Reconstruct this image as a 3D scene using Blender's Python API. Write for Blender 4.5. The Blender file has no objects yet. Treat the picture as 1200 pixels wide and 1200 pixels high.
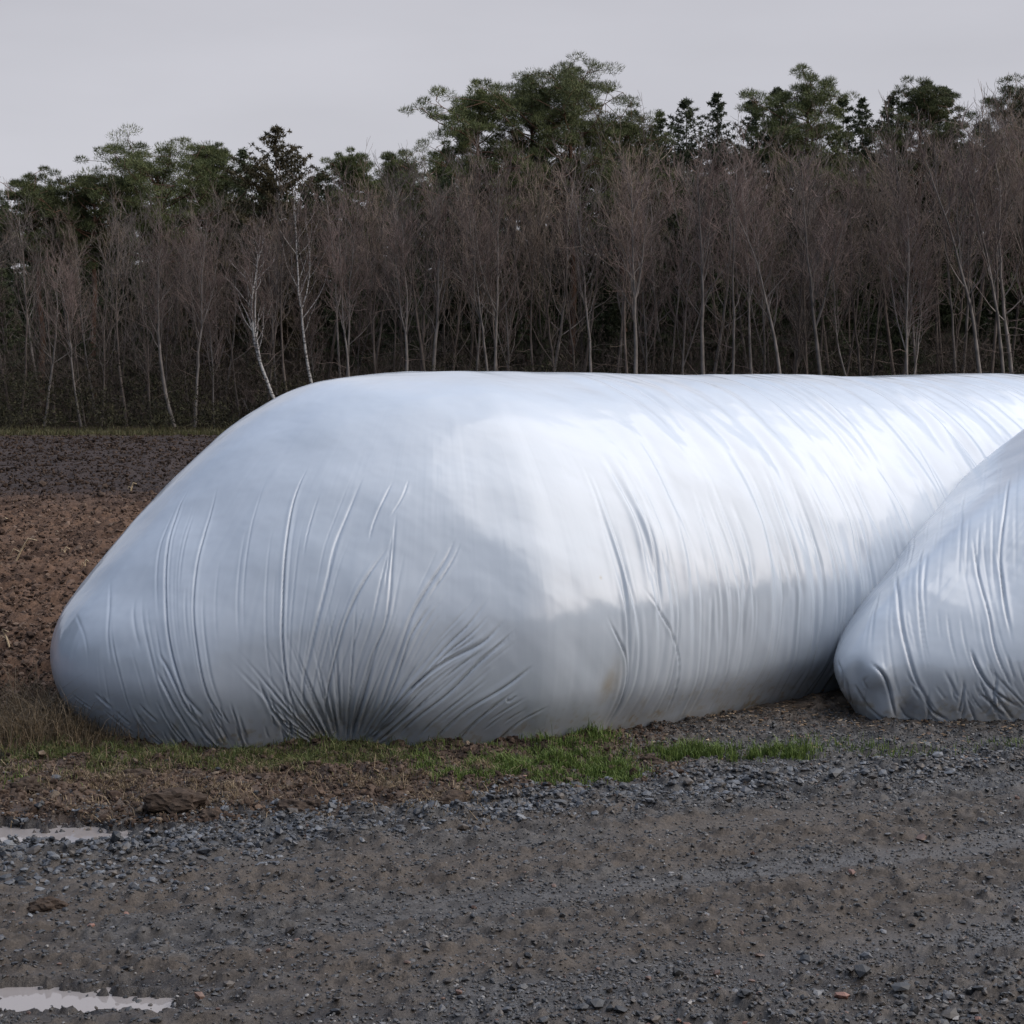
import bpy, math, random
import numpy as np
from mathutils import Vector, Matrix
from mathutils.bvhtree import BVHTree

R = math.radians
random.seed(7)
rng = np.random.default_rng(7)
scene = bpy.context.scene
col = scene.collection

# ------------------------------------------------------------------ camera
CAM_H, F_PX = 1.7, 2000.0
PITCH = math.atan(145.0 / F_PX)
cam_d = bpy.data.cameras.new("camera")
cam = bpy.data.objects.new("camera", cam_d)
col.objects.link(cam)
cam.location = (0, 0, CAM_H)
cam.rotation_euler = (math.pi / 2 - PITCH, 0, 0)
cam_d.sensor_width = 36
cam_d.lens = 36 * F_PX / 1200
cam_d.clip_start = 0.1
cam_d.clip_end = 2000
scene.camera = cam

# ------------------------------------------------------------------ light
SUN_AZ, SUN_EL = R(96), R(50)       # azimuth from +Y towards +X: behind the viewer, to the right
scene.world = bpy.data.worlds.new("World")
scene.world.use_nodes = True
nt = scene.world.node_tree
nt.nodes.clear()
N = nt.nodes.new
L = nt.links.new
wout = N("ShaderNodeOutputWorld")
bg_sky = N("ShaderNodeBackground")
bg_cloud = N("ShaderNodeBackground")
mixw = N("ShaderNodeMixShader")
sky = N("ShaderNodeTexSky")
sky.sky_type = 'NISHITA'
sky.sun_disc = False
sky.sun_elevation = SUN_EL
sky.sun_rotation = SUN_AZ
bg_sky.inputs[1].default_value = 0.08
L(sky.outputs[0], bg_sky.inputs[0])
tc = N("ShaderNodeTexCoord")
def wdot(vec):
    n = N("ShaderNodeVectorMath"); n.operation = 'DOT_PRODUCT'
    L(tc.outputs["Generated"], n.inputs[0]); n.inputs[1].default_value = vec
    return n.outputs["Value"]
def wramp(src, stops, interp='EASE'):
    r = N("ShaderNodeValToRGB"); r.color_ramp.interpolation = interp
    e = r.color_ramp.elements
    while len(e) < len(stops): e.new(0.5)
    for i, (p, c) in enumerate(stops):
        e[i].position = p; e[i].color = (*c, 1)
    L(src, r.inputs[0]); return r.outputs[0]
def wmr(src, a, b):
    m = N("ShaderNodeMapRange"); m.inputs[1].default_value = a; m.inputs[2].default_value = b
    L(src, m.inputs[0]); return m.outputs[0]
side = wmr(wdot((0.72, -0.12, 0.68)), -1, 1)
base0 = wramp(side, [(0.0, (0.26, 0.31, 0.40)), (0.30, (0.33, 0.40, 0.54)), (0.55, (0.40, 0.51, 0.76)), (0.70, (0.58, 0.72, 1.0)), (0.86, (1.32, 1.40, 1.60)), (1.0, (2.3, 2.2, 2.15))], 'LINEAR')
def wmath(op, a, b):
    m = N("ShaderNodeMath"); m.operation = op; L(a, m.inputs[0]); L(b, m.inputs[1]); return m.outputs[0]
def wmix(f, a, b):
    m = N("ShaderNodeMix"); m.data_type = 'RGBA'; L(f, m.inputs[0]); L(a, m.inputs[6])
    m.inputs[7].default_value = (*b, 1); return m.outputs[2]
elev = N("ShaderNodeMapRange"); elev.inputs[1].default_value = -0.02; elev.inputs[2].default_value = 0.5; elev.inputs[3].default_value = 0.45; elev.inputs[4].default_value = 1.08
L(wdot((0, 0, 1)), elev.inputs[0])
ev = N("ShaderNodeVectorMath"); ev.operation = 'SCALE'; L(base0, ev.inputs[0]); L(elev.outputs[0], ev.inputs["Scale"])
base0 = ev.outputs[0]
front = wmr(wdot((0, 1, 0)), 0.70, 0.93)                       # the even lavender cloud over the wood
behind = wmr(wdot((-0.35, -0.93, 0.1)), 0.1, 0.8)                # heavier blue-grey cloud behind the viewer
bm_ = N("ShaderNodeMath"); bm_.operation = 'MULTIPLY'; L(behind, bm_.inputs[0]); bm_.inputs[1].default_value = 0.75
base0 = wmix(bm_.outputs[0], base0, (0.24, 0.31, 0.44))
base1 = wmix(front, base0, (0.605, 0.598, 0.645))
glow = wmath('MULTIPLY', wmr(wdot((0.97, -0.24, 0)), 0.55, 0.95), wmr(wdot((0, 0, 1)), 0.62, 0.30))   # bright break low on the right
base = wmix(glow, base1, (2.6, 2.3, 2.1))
mapn = N("ShaderNodeMapping"); mapn.inputs["Scale"].default_value = (1.2, 1.2, 4.5)
L(tc.outputs["Generated"], mapn.inputs[0])
nz = N("ShaderNodeTexNoise"); nz.inputs["Scale"].default_value = 1.7; nz.inputs["Detail"].default_value = 5
L(mapn.outputs[0], nz.inputs["Vector"])
nv = wmr(nz.outputs[0], 0.3, 0.7)
nm = N("ShaderNodeMapRange"); nm.inputs[3].default_value = 0.88; nm.inputs[4].default_value = 1.08
L(nv, nm.inputs[0])
ml = N("ShaderNodeVectorMath"); ml.operation = 'SCALE'
L(base, ml.inputs[0]); L(nm.outputs[0], ml.inputs["Scale"])
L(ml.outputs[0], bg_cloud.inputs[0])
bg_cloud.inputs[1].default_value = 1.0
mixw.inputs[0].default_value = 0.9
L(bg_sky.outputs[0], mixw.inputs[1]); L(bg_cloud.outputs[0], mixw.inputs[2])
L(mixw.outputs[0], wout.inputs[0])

sd = bpy.data.lights.new("sun", 'SUN')
sd.energy = 1.6
sd.angle = R(75)
sd.color = (1.0, 0.95, 0.91)
sun = bpy.data.objects.new("sun", sd)
col.objects.link(sun)
sdir = Vector((math.sin(SUN_AZ) * math.cos(SUN_EL), math.cos(SUN_AZ) * math.cos(SUN_EL), math.sin(SUN_EL)))
sun.rotation_euler = sdir.to_track_quat('Z', 'Y').to_euler()

scene.view_settings.view_transform = 'Standard'
scene.view_settings.look = 'None'
scene.view_settings.exposure = 0.0
scene.view_settings.gamma = 1.0
scene.cycles.max_bounces = 6

# ------------------------------------------------------------------ helpers
CAM_M = Matrix.Rotation(math.pi / 2 - PITCH, 3, 'X')
def ray(px, py):
    return (CAM_M @ Vector(((px - 600) / F_PX, (600 - py) / F_PX, -1))).normalized()
def at(px, py, z=0.0):                       # photo pixel -> point on the plane z
    d = ray(px, py); k = (z - CAM_H) / d.z
    return Vector((d.x * k, d.y * k, z))
def at_d(px, y):                             # photo column -> X at distance y
    d = ray(px, 455); return d.x / d.y * y
def z_at(py, y):                             # height seen at photo row py at distance y
    d = ray(600, py); return CAM_H + d.z / d.y * y

def tag(o, label=None, cat=None, group=None, kind=None):
    if label: o["label"] = label
    if cat: o["category"] = cat
    if group: o["group"] = group
    if kind: o["kind"] = kind
    return o
def empty(name, loc=(0, 0, 0), rz=0):
    o = bpy.data.objects.new(name, None); col.objects.link(o)
    o.location = loc; o.rotation_euler = (0, 0, rz); o.empty_display_size = 0.2
    return o
def fast_mesh(name, V, faces, smooth=True):
    """V (n,3); faces: (m,k) int array of one polygon size, or a list of such arrays"""
    if isinstance(faces, np.ndarray): faces = [faces]
    faces = [np.asarray(f, dtype=np.int32) for f in faces if len(f)]
    me = bpy.data.meshes.new(name)
    me.vertices.add(len(V)); me.vertices.foreach_set("co", np.asarray(V, dtype=np.float32).ravel())
    loops = np.concatenate([f.ravel() for f in faces])
    tot = np.concatenate([np.full(len(f), f.shape[1], np.int32) for f in faces])
    start = np.concatenate([[0], np.cumsum(tot)[:-1]]).astype(np.int32)
    me.loops.add(len(loops)); me.loops.foreach_set("vertex_index", loops)
    me.polygons.add(len(tot)); me.polygons.foreach_set("loop_start", start); me.polygons.foreach_set("loop_total", tot)
    me.polygons.foreach_set("use_smooth", np.full(len(tot), smooth))
    me.update(calc_edges=True); me.validate()
    return me
def obj(name, me, mat, parent=None):
    o = bpy.data.objects.new(name, me); col.objects.link(o)
    if mat and not me.materials: me.materials.append(mat)
    if parent: o.parent = parent
    return o
def vcol(me, rgb, name="tint"):
    a = me.color_attributes.new(name, 'FLOAT_COLOR', 'POINT')
    c = np.ones((len(me.vertices), 4), np.float32); c[:, :3] = rgb
    a.data.foreach_set("color", c.ravel())

def _hash(ix, iy, s):
    h = (ix.astype(np.int64) * 374761393 + iy.astype(np.int64) * 668265263 + s * 974634777) & 0xffffffff
    h = ((h ^ (h >> 13)) * 1274126177) & 0xffffffff
    return ((h ^ (h >> 16)) & 0xffffff) / float(0xffffff)
def vnoise(x, y, s=0):
    x = np.asarray(x, float); y = np.asarray(y, float)
    ix, iy = np.floor(x), np.floor(y); fx, fy = x - ix, y - iy
    ix = ix.astype(np.int64); iy = iy.astype(np.int64)
    u = fx * fx * fx * (fx * (fx * 6 - 15) + 10); v = fy * fy * fy * (fy * (fy * 6 - 15) + 10)
    a, b, c, d = _hash(ix, iy, s), _hash(ix + 1, iy, s), _hash(ix, iy + 1, s), _hash(ix + 1, iy + 1, s)
    return (a + (b - a) * u) * (1 - v) + (c + (d - c) * u) * v
def fbm(x, y, octs=4, s=0, gain=0.5):
    t = 0; amp = 1; tot = 0
    for o in range(octs):
        t = t + amp * vnoise(x * 2 ** o + 13.7 * o, y * 2 ** o - 7.1 * o, s + o); tot += amp; amp *= gain
    return t / tot
def sstep(a, b, x):
    t = np.clip((x - a) / (b - a), 0, 1); return t * t * (3 - 2 * t)
def catmull(P, n):
    P = np.asarray(P, float); k = len(P)
    d = np.r_[0, np.cumsum(np.linalg.norm(np.diff(P, axis=0), axis=1) ** 0.5)]
    Q = np.vstack([2 * P[0] - P[1], P, 2 * P[-1] - P[-2]])
    out = []
    u = np.linspace(0, k - 1, n)
    for x in u:
        i = min(int(x), k - 2); t = x - i
        p0, p1, p2, p3 = Q[i], Q[i + 1], Q[i + 2], Q[i + 3]
        out.append(0.5 * ((2 * p1) + (-p0 + p2) * t + (2 * p0 - 5 * p1 + 4 * p2 - p3) * t * t + (-p0 + 3 * p1 - 3 * p2 + p3) * t ** 3))
    return np.array(out)
def resample(P, n=None, at_s=None):
    s = np.r_[0, np.cumsum(np.linalg.norm(np.diff(P, axis=0), axis=1))]
    q = np.linspace(0, s[-1], n) if at_s is None else at_s
    return np.stack([np.interp(q, s, P[:, k]) for k in range(P.shape[1])], 1)

# ------------------------------------------------------------------ materials
def material(name):
    m = bpy.data.materials.new(name); m.use_nodes = True
    b = m.node_tree.nodes["Principled BSDF"]
    return m, m.node_tree, b
def tnode(t, kind, **kw):
    n = t.nodes.new(kind)
    for k, v in kw.items():
        if k in n.inputs: n.inputs[k].default_value = v
        else: setattr(n, k, v)
    return n
def ramp(t, src, stops):
    r = t.nodes.new("ShaderNodeValToRGB"); e = r.color_ramp.elements
    while len(e) < len(stops): e.new(0.5)
    for i, (p, c) in enumerate(stops):
        e[i].position = p; e[i].color = (*c, 1) if isinstance(c, tuple) else (c, c, c, 1)
    t.links.new(src, r.inputs[0]); return r.outputs[0]
def noisy(name, c1, c2, scale=5, rough=0.85, bump=0.0, bscale=60, detail=6, spec=0.3, stretch=None):
    m, t, b = material(name)
    co = t.nodes.new("ShaderNodeTexCoord")
    src = co.outputs["Object"]
    if stretch:
        mp = tnode(t, "ShaderNodeMapping", Scale=stretch); t.links.new(src, mp.inputs[0]); src = mp.outputs[0]
    n = tnode(t, "ShaderNodeTexNoise", Scale=scale, Detail=detail)
    t.links.new(src, n.inputs["Vector"])
    t.links.new(ramp(t, n.outputs[0], [(0.3, c1), (0.7, c2)]), b.inputs["Base Color"])
    b.inputs["Roughness"].default_value = rough
    b.inputs["Specular IOR Level"].default_value = spec
    if bump:
        n2 = tnode(t, "ShaderNodeTexNoise", Scale=bscale, Detail=4)
        t.links.new(src, n2.inputs["Vector"])
        bp = tnode(t, "ShaderNodeBump", Strength=bump, Distance=0.02)
        t.links.new(n2.outputs[0], bp.inputs["Height"]); t.links.new(bp.outputs[0], b.inputs["Normal"])
    return m
def tinted(name, rough=0.8, var=0.35, scale=120, bump=0.5, bdist=0.006, spec=0.35, rough_attr=False, lump=False):
    """colour from the mesh's own tint attribute, broken up by fine grain"""
    m, t, b = material(name)
    at_ = t.nodes.new("ShaderNodeVertexColor"); at_.layer_name = "tint"
    co = t.nodes.new("ShaderNodeTexCoord")
    n = tnode(t, "ShaderNodeTexNoise", Scale=scale, Detail=5)
    n.inputs["Roughness"].default_value = 0.7
    t.links.new(co.outputs["Object"], n.inputs["Vector"])
    mr = t.nodes.new("ShaderNodeMapRange"); mr.inputs[1].default_value = 0.3; mr.inputs[2].default_value = 0.7
    mr.inputs[3].default_value = 1 - var; mr.inputs[4].default_value = 1 + var
    t.links.new(n.outputs[0], mr.inputs[0])
    vm = t.nodes.new("ShaderNodeVectorMath"); vm.operation = 'SCALE'
    t.links.new(at_.outputs[0], vm.inputs[0]); t.links.new(mr.outputs[0], vm.inputs["Scale"])
    src = vm.outputs[0]
    t.links.new(src, b.inputs["Base Color"])
    b.inputs["Specular IOR Level"].default_value = spec
    if rough_attr:
        wa = t.nodes.new("ShaderNodeVertexColor"); wa.layer_name = "wet"
        r = t.nodes.new("ShaderNodeMapRange"); r.inputs[3].default_value = rough; r.inputs[4].default_value = 0.16
        t.links.new(wa.outputs[0], r.inputs[0]); t.links.new(r.outputs[0], b.inputs["Roughness"])
    else:
        b.inputs["Roughness"].default_value = rough
    if bump:
        bp = tnode(t, "ShaderNodeBump", Strength=bump, Distance=bdist)
        n2 = tnode(t, "ShaderNodeTexNoise", Scale=scale * 0.8, Detail=6)
        n2.inputs["Roughness"].default_value = 0.65
        t.links.new(co.outputs["Object"], n2.inputs["Vector"])
        t.links.new(n2.outputs[0], bp.inputs["Height"]); t.links.new(bp.outputs[0], b.inputs["Normal"])
    return m

def film_material():
    m, t, b = material("plastic_film")
    co = t.nodes.new("ShaderNodeTexCoord")
    n = tnode(t, "ShaderNodeTexNoise", Scale=1.3, Detail=4)
    t.links.new(co.outputs["Object"], n.inputs["Vector"])
    c = ramp(t, n.outputs[0], [(0.35, (0.46, 0.51, 0.57)), (0.65, (0.51, 0.555, 0.61))])
    # splashed mud film low down and a few dirt flecks: both belong to the film
    at_ = t.nodes.new("ShaderNodeVertexColor"); at_.layer_name = "dirt"
    n3 = tnode(t, "ShaderNodeTexNoise", Scale=9, Detail=6)
    t.links.new(co.outputs["Object"], n3.inputs["Vector"])
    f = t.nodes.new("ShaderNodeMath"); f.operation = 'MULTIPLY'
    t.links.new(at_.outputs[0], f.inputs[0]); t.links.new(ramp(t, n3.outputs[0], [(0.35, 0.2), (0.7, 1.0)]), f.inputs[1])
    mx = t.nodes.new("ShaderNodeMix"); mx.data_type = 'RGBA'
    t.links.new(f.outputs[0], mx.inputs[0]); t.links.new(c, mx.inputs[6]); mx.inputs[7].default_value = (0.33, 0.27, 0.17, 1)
    t.links.new(mx.outputs[2], b.inputs["Base Color"])
    n4 = tnode(t, "ShaderNodeTexNoise", Scale=3, Detail=2)
    t.links.new(co.outputs["Object"], n4.inputs["Vector"])
    t.links.new(ramp(t, n4.outputs[0], [(0.3, 0.13), (0.7, 0.20)]), b.inputs["Roughness"])
    b.inputs["Specular IOR Level"].default_value = 0.5
    b.inputs["IOR"].default_value = 1.72
    n2 = tnode(t, "ShaderNodeTexNoise", Scale=9, Detail=1.5)
    t.links.new(co.outputs["Object"], n2.inputs["Vector"])
    bp = tnode(t, "ShaderNodeBump", Strength=0.12, Distance=0.012)
    t.links.new(n2.outputs[0], bp.inputs["Height"]); t.links.new(bp.outputs[0], b.inputs["Normal"])
    return m

# ------------------------------------------------------------------ ground
PUD = [  # centre x, y, half sizes, water level, label
    (at(60, 1170), 0.42, 0.115), (at(55, 976), 0.52, 0.17), (at(60, 912), 0.28, 0.05)]
WATER_Z = -0.016
def pud_mask(X, Y):
    m = np.zeros_like(X)
    for c, rx, ry in PUD:
        wob = (fbm(X * 9, Y * 22, 4, 50) - 0.5) * 1.5 + (fbm(X * 45, Y * 70, 2, 52) - .5) * .7
        d = np.sqrt(((X - c.x) / rx) ** 2 + ((Y - c.y) / ry) ** 2) + wob
        d0 = np.sqrt(((X - c.x) / rx) ** 2 + ((Y - c.y) / ry) ** 2)
        m = np.maximum(m, (1 - sstep(0.75, 1.15, d)) * (1 - sstep(1.15, 1.4, d0)))
    return m
GRAV_Y = lambda X: np.interp(X, [-3, -1.9, -.66, .36, 1.1, 2.0, 3.5], [6.3, 6.42, 6.66, 7.12, 7.42, 7.8, 8.2])      # where the crushed stone meets the earth
def ground_fields(X, Y):
    """height, colour and wetness of the ground"""
    big = fbm(X * 0.6, Y * 0.9, 3, 3)
    along = Y - 0.36 * X
    track = fbm(X * 0.35 + 5, along * 3.2, 4, 9)                   # wheel tracks run almost across the view
    fine = fbm(X * 26, Y * 26, 4, 21)
    mid = fbm(X * 6, Y * 9, 4, 33)
    coarse = fbm(X * 15, Y * 18, 3, 41)
    # zones
    w_field = sstep(0, 0.35, Y - (8.45 + 0.25 * (fbm(X * 2, Y * 2, 3, 61) - 0.5) + 0.0 * X)) * (1 - sstep(-2.3, -1.6, X - 0.0 * Y + (-0.28) * (Y - 9)))
    w_field = np.maximum(w_field, sstep(16, 18, Y))
    gy = GRAV_Y(X)
    w_ridge = np.exp(-((Y - (gy - 0.12 + 0.25 * (fbm(X * 1.6, Y * 0.3, 3, 71) - 0.5))) / (0.17 + .28 * sstep(0, -1.6, X))) ** 2) * (1 - 0.6 * sstep(0.2, 1.2, X))
    w_earth = sstep(gy - 0.05, gy + 0.22, Y + 0.3 * (mid - 0.5)) * (1 - sstep(0.35, 1.1, X + 0.5 * (mid - 0.5)))
    w_between = sstep(8.2, 9.0, Y + 0.4 * (mid - .5)) * sstep(0.2, 0.9, X)
    pm = pud_mask(X, Y)
    near = 1 - sstep(9, 14, Y)
    rut = np.exp(-((along - 5.62 - .04 * np.sin(X * 2)) / .13) ** 2) + np.exp(-((along - 6.35 + .03 * np.sin(X * 2.6)) / .15) ** 2) + .7 * np.exp(-((along - 4.75) / .12) ** 2)
    rut = rut * sstep(.30, .50, fbm(X * .9, along * 1.5, 2, 19))
    z = -0.022 * rut * (1 - w_field) + 0.020 * (big - 0.5) + 0.028 * (track - 0.5) + 0.030 * (mid - 0.5) + 0.024 * (fine - 0.5) * near * (1 - .6 * np.clip(rut, 0, 1)) + 0.02 * near * (1 - .8 * np.clip(rut, 0, 1)) * sstep(.56, .72, coarse)
    z = z + w_ridge * (0.020 + 0.035 * (coarse - 0.4)) + w_earth * (0.012 + 0.06 * (mid - 0.5) + 0.022 * (coarse - 0.5))
    # ploughed soil: ridged lumps in rough rows
    lump = np.abs(fbm(X * 3.2 + Y * 0.4, Y * 3.4, 4, 81) - 0.5) * 2
    lump2 = fbm(X * 9, Y * 9, 3, 91)
    furrow = 0.5 + 0.5 * np.sin((Y + 0.22 * X + 0.5 * fbm(X * .5, Y * .5, 2, 5)) * 2 * math.pi / 0.62)
    lump3 = np.abs(fbm(X * 13 + 3, Y * 13, 3, 95) - 0.5) * 2
    zf = 0.05 * furrow + 0.15 * (0.5 - lump) + 0.10 * (lump2 - 0.5) + 0.05 * (0.5 - lump3)
    z = z * (1 - w_field) + (zf - 0.02) * w_field
    flat = sstep(58, 61.5, Y)
    z = z * (1 - flat) + flat * (0.25 * sstep(60.5, 62.5, Y) + 0.1 * (fbm(X * .7, Y * .7, 3, 14) - .5) + 0.02 * np.clip(Y - 62, 0, 60))
    halo = np.zeros_like(X)
    for c_, rx, ry in PUD:
        halo = np.maximum(halo, 1 - sstep(.7, 2.3, np.sqrt(((X - c_.x) / rx) ** 2 + ((Y - c_.y) / ry) ** 2) + 1.6 * (fbm(X * 5, Y * 9, 3, 51) - .5)))
    z = z * (1 - .65 * halo * (1 - w_field)) 
    z = np.maximum(z, WATER_Z + 0.006)
    z = z * (1 - pm) + (-0.034 + 0.016 * (coarse - 0.3)) * pm
    # colours
    def C(r, g, b): return np.array([r, g, b])[None, :]
    def mixc(a, b, w): return a * (1 - w[:, None]) + b * w[:, None]
    mud = mixc(C(0.062, 0.052, 0.045) + 0 * z[:, None], C(0.125, 0.108, 0.095), sstep(0.36, 0.62, track * 0.45 + mid * 0.25 + coarse * .3))
    gry = mixc(C(0.055, 0.056, 0.060) + 0 * z[:, None], C(0.145, 0.148, 0.155), sstep(0.35, 0.65, fine))
    mud = mixc(mud, C(.135, .120, .108) + 0 * z[:, None], np.clip(rut, 0, 1) * .7)
    gmask = np.clip(w_ridge * 1.1 + sstep(0.50, 0.64, fbm(X * 1.1, along * 3.0, 4, 101)) * 0.7 + sstep(0.3, 1.3, X) * sstep(6.6, 7.4, Y) * 0.8, 0, 1)
    c = mixc(mud, gry, gmask)
    earth = mixc(C(0.045, 0.030, 0.022) + 0 * z[:, None], C(0.135, 0.092, 0.068), sstep(0.35, 0.65, mid * .5 + coarse * .5))
    c = mixc(c, earth, w_earth)
    c = mixc(c, mixc(C(0.07, 0.055, 0.042) + 0 * z[:, None], C(0.15, 0.115, 0.085), sstep(.4, .6, coarse)), w_between * 0.8)
    soil = mixc(C(0.060, 0.038, 0.028) + 0 * z[:, None], C(0.135, 0.088, 0.064), sstep(0.35, 0.65, lump2 * .5 + fbm(X * 1.3, Y * 1.3, 3, 111) * .5))
    fars = mixc(C(0.034, 0.029, 0.030) + 0 * z[:, None], C(0.055, 0.045, 0.045), sstep(0.35, 0.65, lump2))
    soil = mixc(soil, fars, sstep(23, 28, Y + 3 * (fbm(X * .3, Y * .3, 3, 12) - .5)))
    c = mixc(c, soil, w_field)
    grassy = mixc(C(0.05, 0.045, 0.022) + 0 * z[:, None], C(0.11, 0.10, 0.045), fbm(X * 2, Y * 2, 3, 15))
    c = mixc(c, grassy, sstep(57.5, 59, Y))
    c = mixc(c, C(0.03, 0.024, 0.017) + 0 * z[:, None], sstep(60.5, 62.5, Y))
    c = c * (1 - .45 * halo * (1 - w_field))[:, None]
    wet = np.clip(pm * 1.0 + halo * 1.1 + 0.75 * sstep(0.5, 0.35, track) * (1 - w_field) + 0.3 * w_earth * sstep(.6, .4, mid), 0, 1)
    zone = np.where(Y > 60.5, 3, np.where(w_field > 0.5, 2, np.where(w_earth + w_between > 0.5, 1, 0)))
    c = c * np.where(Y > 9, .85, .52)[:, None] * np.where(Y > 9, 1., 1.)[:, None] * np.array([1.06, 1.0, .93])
    return z, np.clip(c, 0, 1), wet, zone

def axis_lines(segs):
    out = []
    for a, b, st in segs:
        n = max(1, int(round((b - a) / st))); out.append(np.linspace(a, b, n, endpoint=False))
    out.append([segs[-1][1]]); return np.concatenate(out)
xs = axis_lines([(-400, -60, 40), (-60, -20, 2.5), (-20, -9, 0.25), (-9, -2.9, 0.04), (-2.9, 3.3, 0.0125), (3.3, 6, 0.06), (6, 22, 0.6), (22, 60, 3), (60, 400, 40)])
ys = axis_lines([(-400, -20, 40), (-20, 0, 2), (0, 4.3, 0.2), (4.3, 9.3, 0.0125), (9.3, 14, 0.03), (14, 28, 0.075), (28, 64, 0.22), (64, 110, 1.0), (110, 1000, 60)])
gx, gy_ = np.meshgrid(xs, ys)
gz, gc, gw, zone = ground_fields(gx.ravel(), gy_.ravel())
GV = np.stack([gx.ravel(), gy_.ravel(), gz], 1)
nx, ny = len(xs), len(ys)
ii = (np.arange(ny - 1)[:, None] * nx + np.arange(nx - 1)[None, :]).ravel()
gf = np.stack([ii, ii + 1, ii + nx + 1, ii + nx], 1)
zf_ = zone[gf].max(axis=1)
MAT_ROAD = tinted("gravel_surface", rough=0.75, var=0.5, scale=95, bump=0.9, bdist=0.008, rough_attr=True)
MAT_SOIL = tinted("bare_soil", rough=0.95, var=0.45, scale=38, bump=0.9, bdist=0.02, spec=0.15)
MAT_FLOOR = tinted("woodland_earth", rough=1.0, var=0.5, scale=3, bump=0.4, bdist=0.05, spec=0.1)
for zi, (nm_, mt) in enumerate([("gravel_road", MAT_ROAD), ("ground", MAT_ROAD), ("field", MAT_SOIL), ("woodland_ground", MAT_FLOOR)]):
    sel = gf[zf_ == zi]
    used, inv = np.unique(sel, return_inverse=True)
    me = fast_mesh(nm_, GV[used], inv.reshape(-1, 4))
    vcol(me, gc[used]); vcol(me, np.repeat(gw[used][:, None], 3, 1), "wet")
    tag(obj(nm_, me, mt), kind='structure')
def ground_z(x, y):
    return ground_fields(np.atleast_1d(np.asarray(x, float)), np.atleast_1d(np.asarray(y, float)))[0]

# puddle water: thin sheets lying in the hollows
mw, t, b = material("puddle_water")
b.inputs["Base Color"].default_value = (0.27, 0.245, 0.235, 1); b.inputs["Roughness"].default_value = 0.04
b.inputs["IOR"].default_value = 1.7; b.inputs["Specular IOR Level"].default_value = 0.6
for k, (c, rx, ry) in enumerate(PUD):
    a = np.linspace(0, 2 * math.pi, 64, endpoint=False)
    V = np.stack([c.x + rx * 1.9 * np.cos(a), c.y + ry * 1.9 * np.sin(a), np.full(64, WATER_Z)], 1)
    me = fast_mesh("puddle", V, np.arange(64)[None, :], smooth=False)
    tag(obj("puddle", me, mw), kind='structure')

# ------------------------------------------------------------------ silage bags
FILM = film_material()
PROF_A = catmull([(0, 1), (.20, .995), (.42, .955), (.63, .86), (.80, .715), (.92, .555), (.985, .41), (1.0, .29), (.975, .14), (.90, .03), (.86, -.02)], 400)
PROF_B = catmull([(0, 1), (.16, .99), (.34, .96), (.54, .825), (.74, .60), (.89, .405), (.97, .295), (1.0, .19), (.985, .10), (.95, .02), (.93, -.02)], 400)
PROF_C = catmull([(0, 1), (.16, .98), (.34, .88), (.54, .685), (.73, .53), (.88, .365), (.96, .25), (1.0, .16), (.99, .08), (.955, .01), (.94, -.02)], 400)

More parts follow.
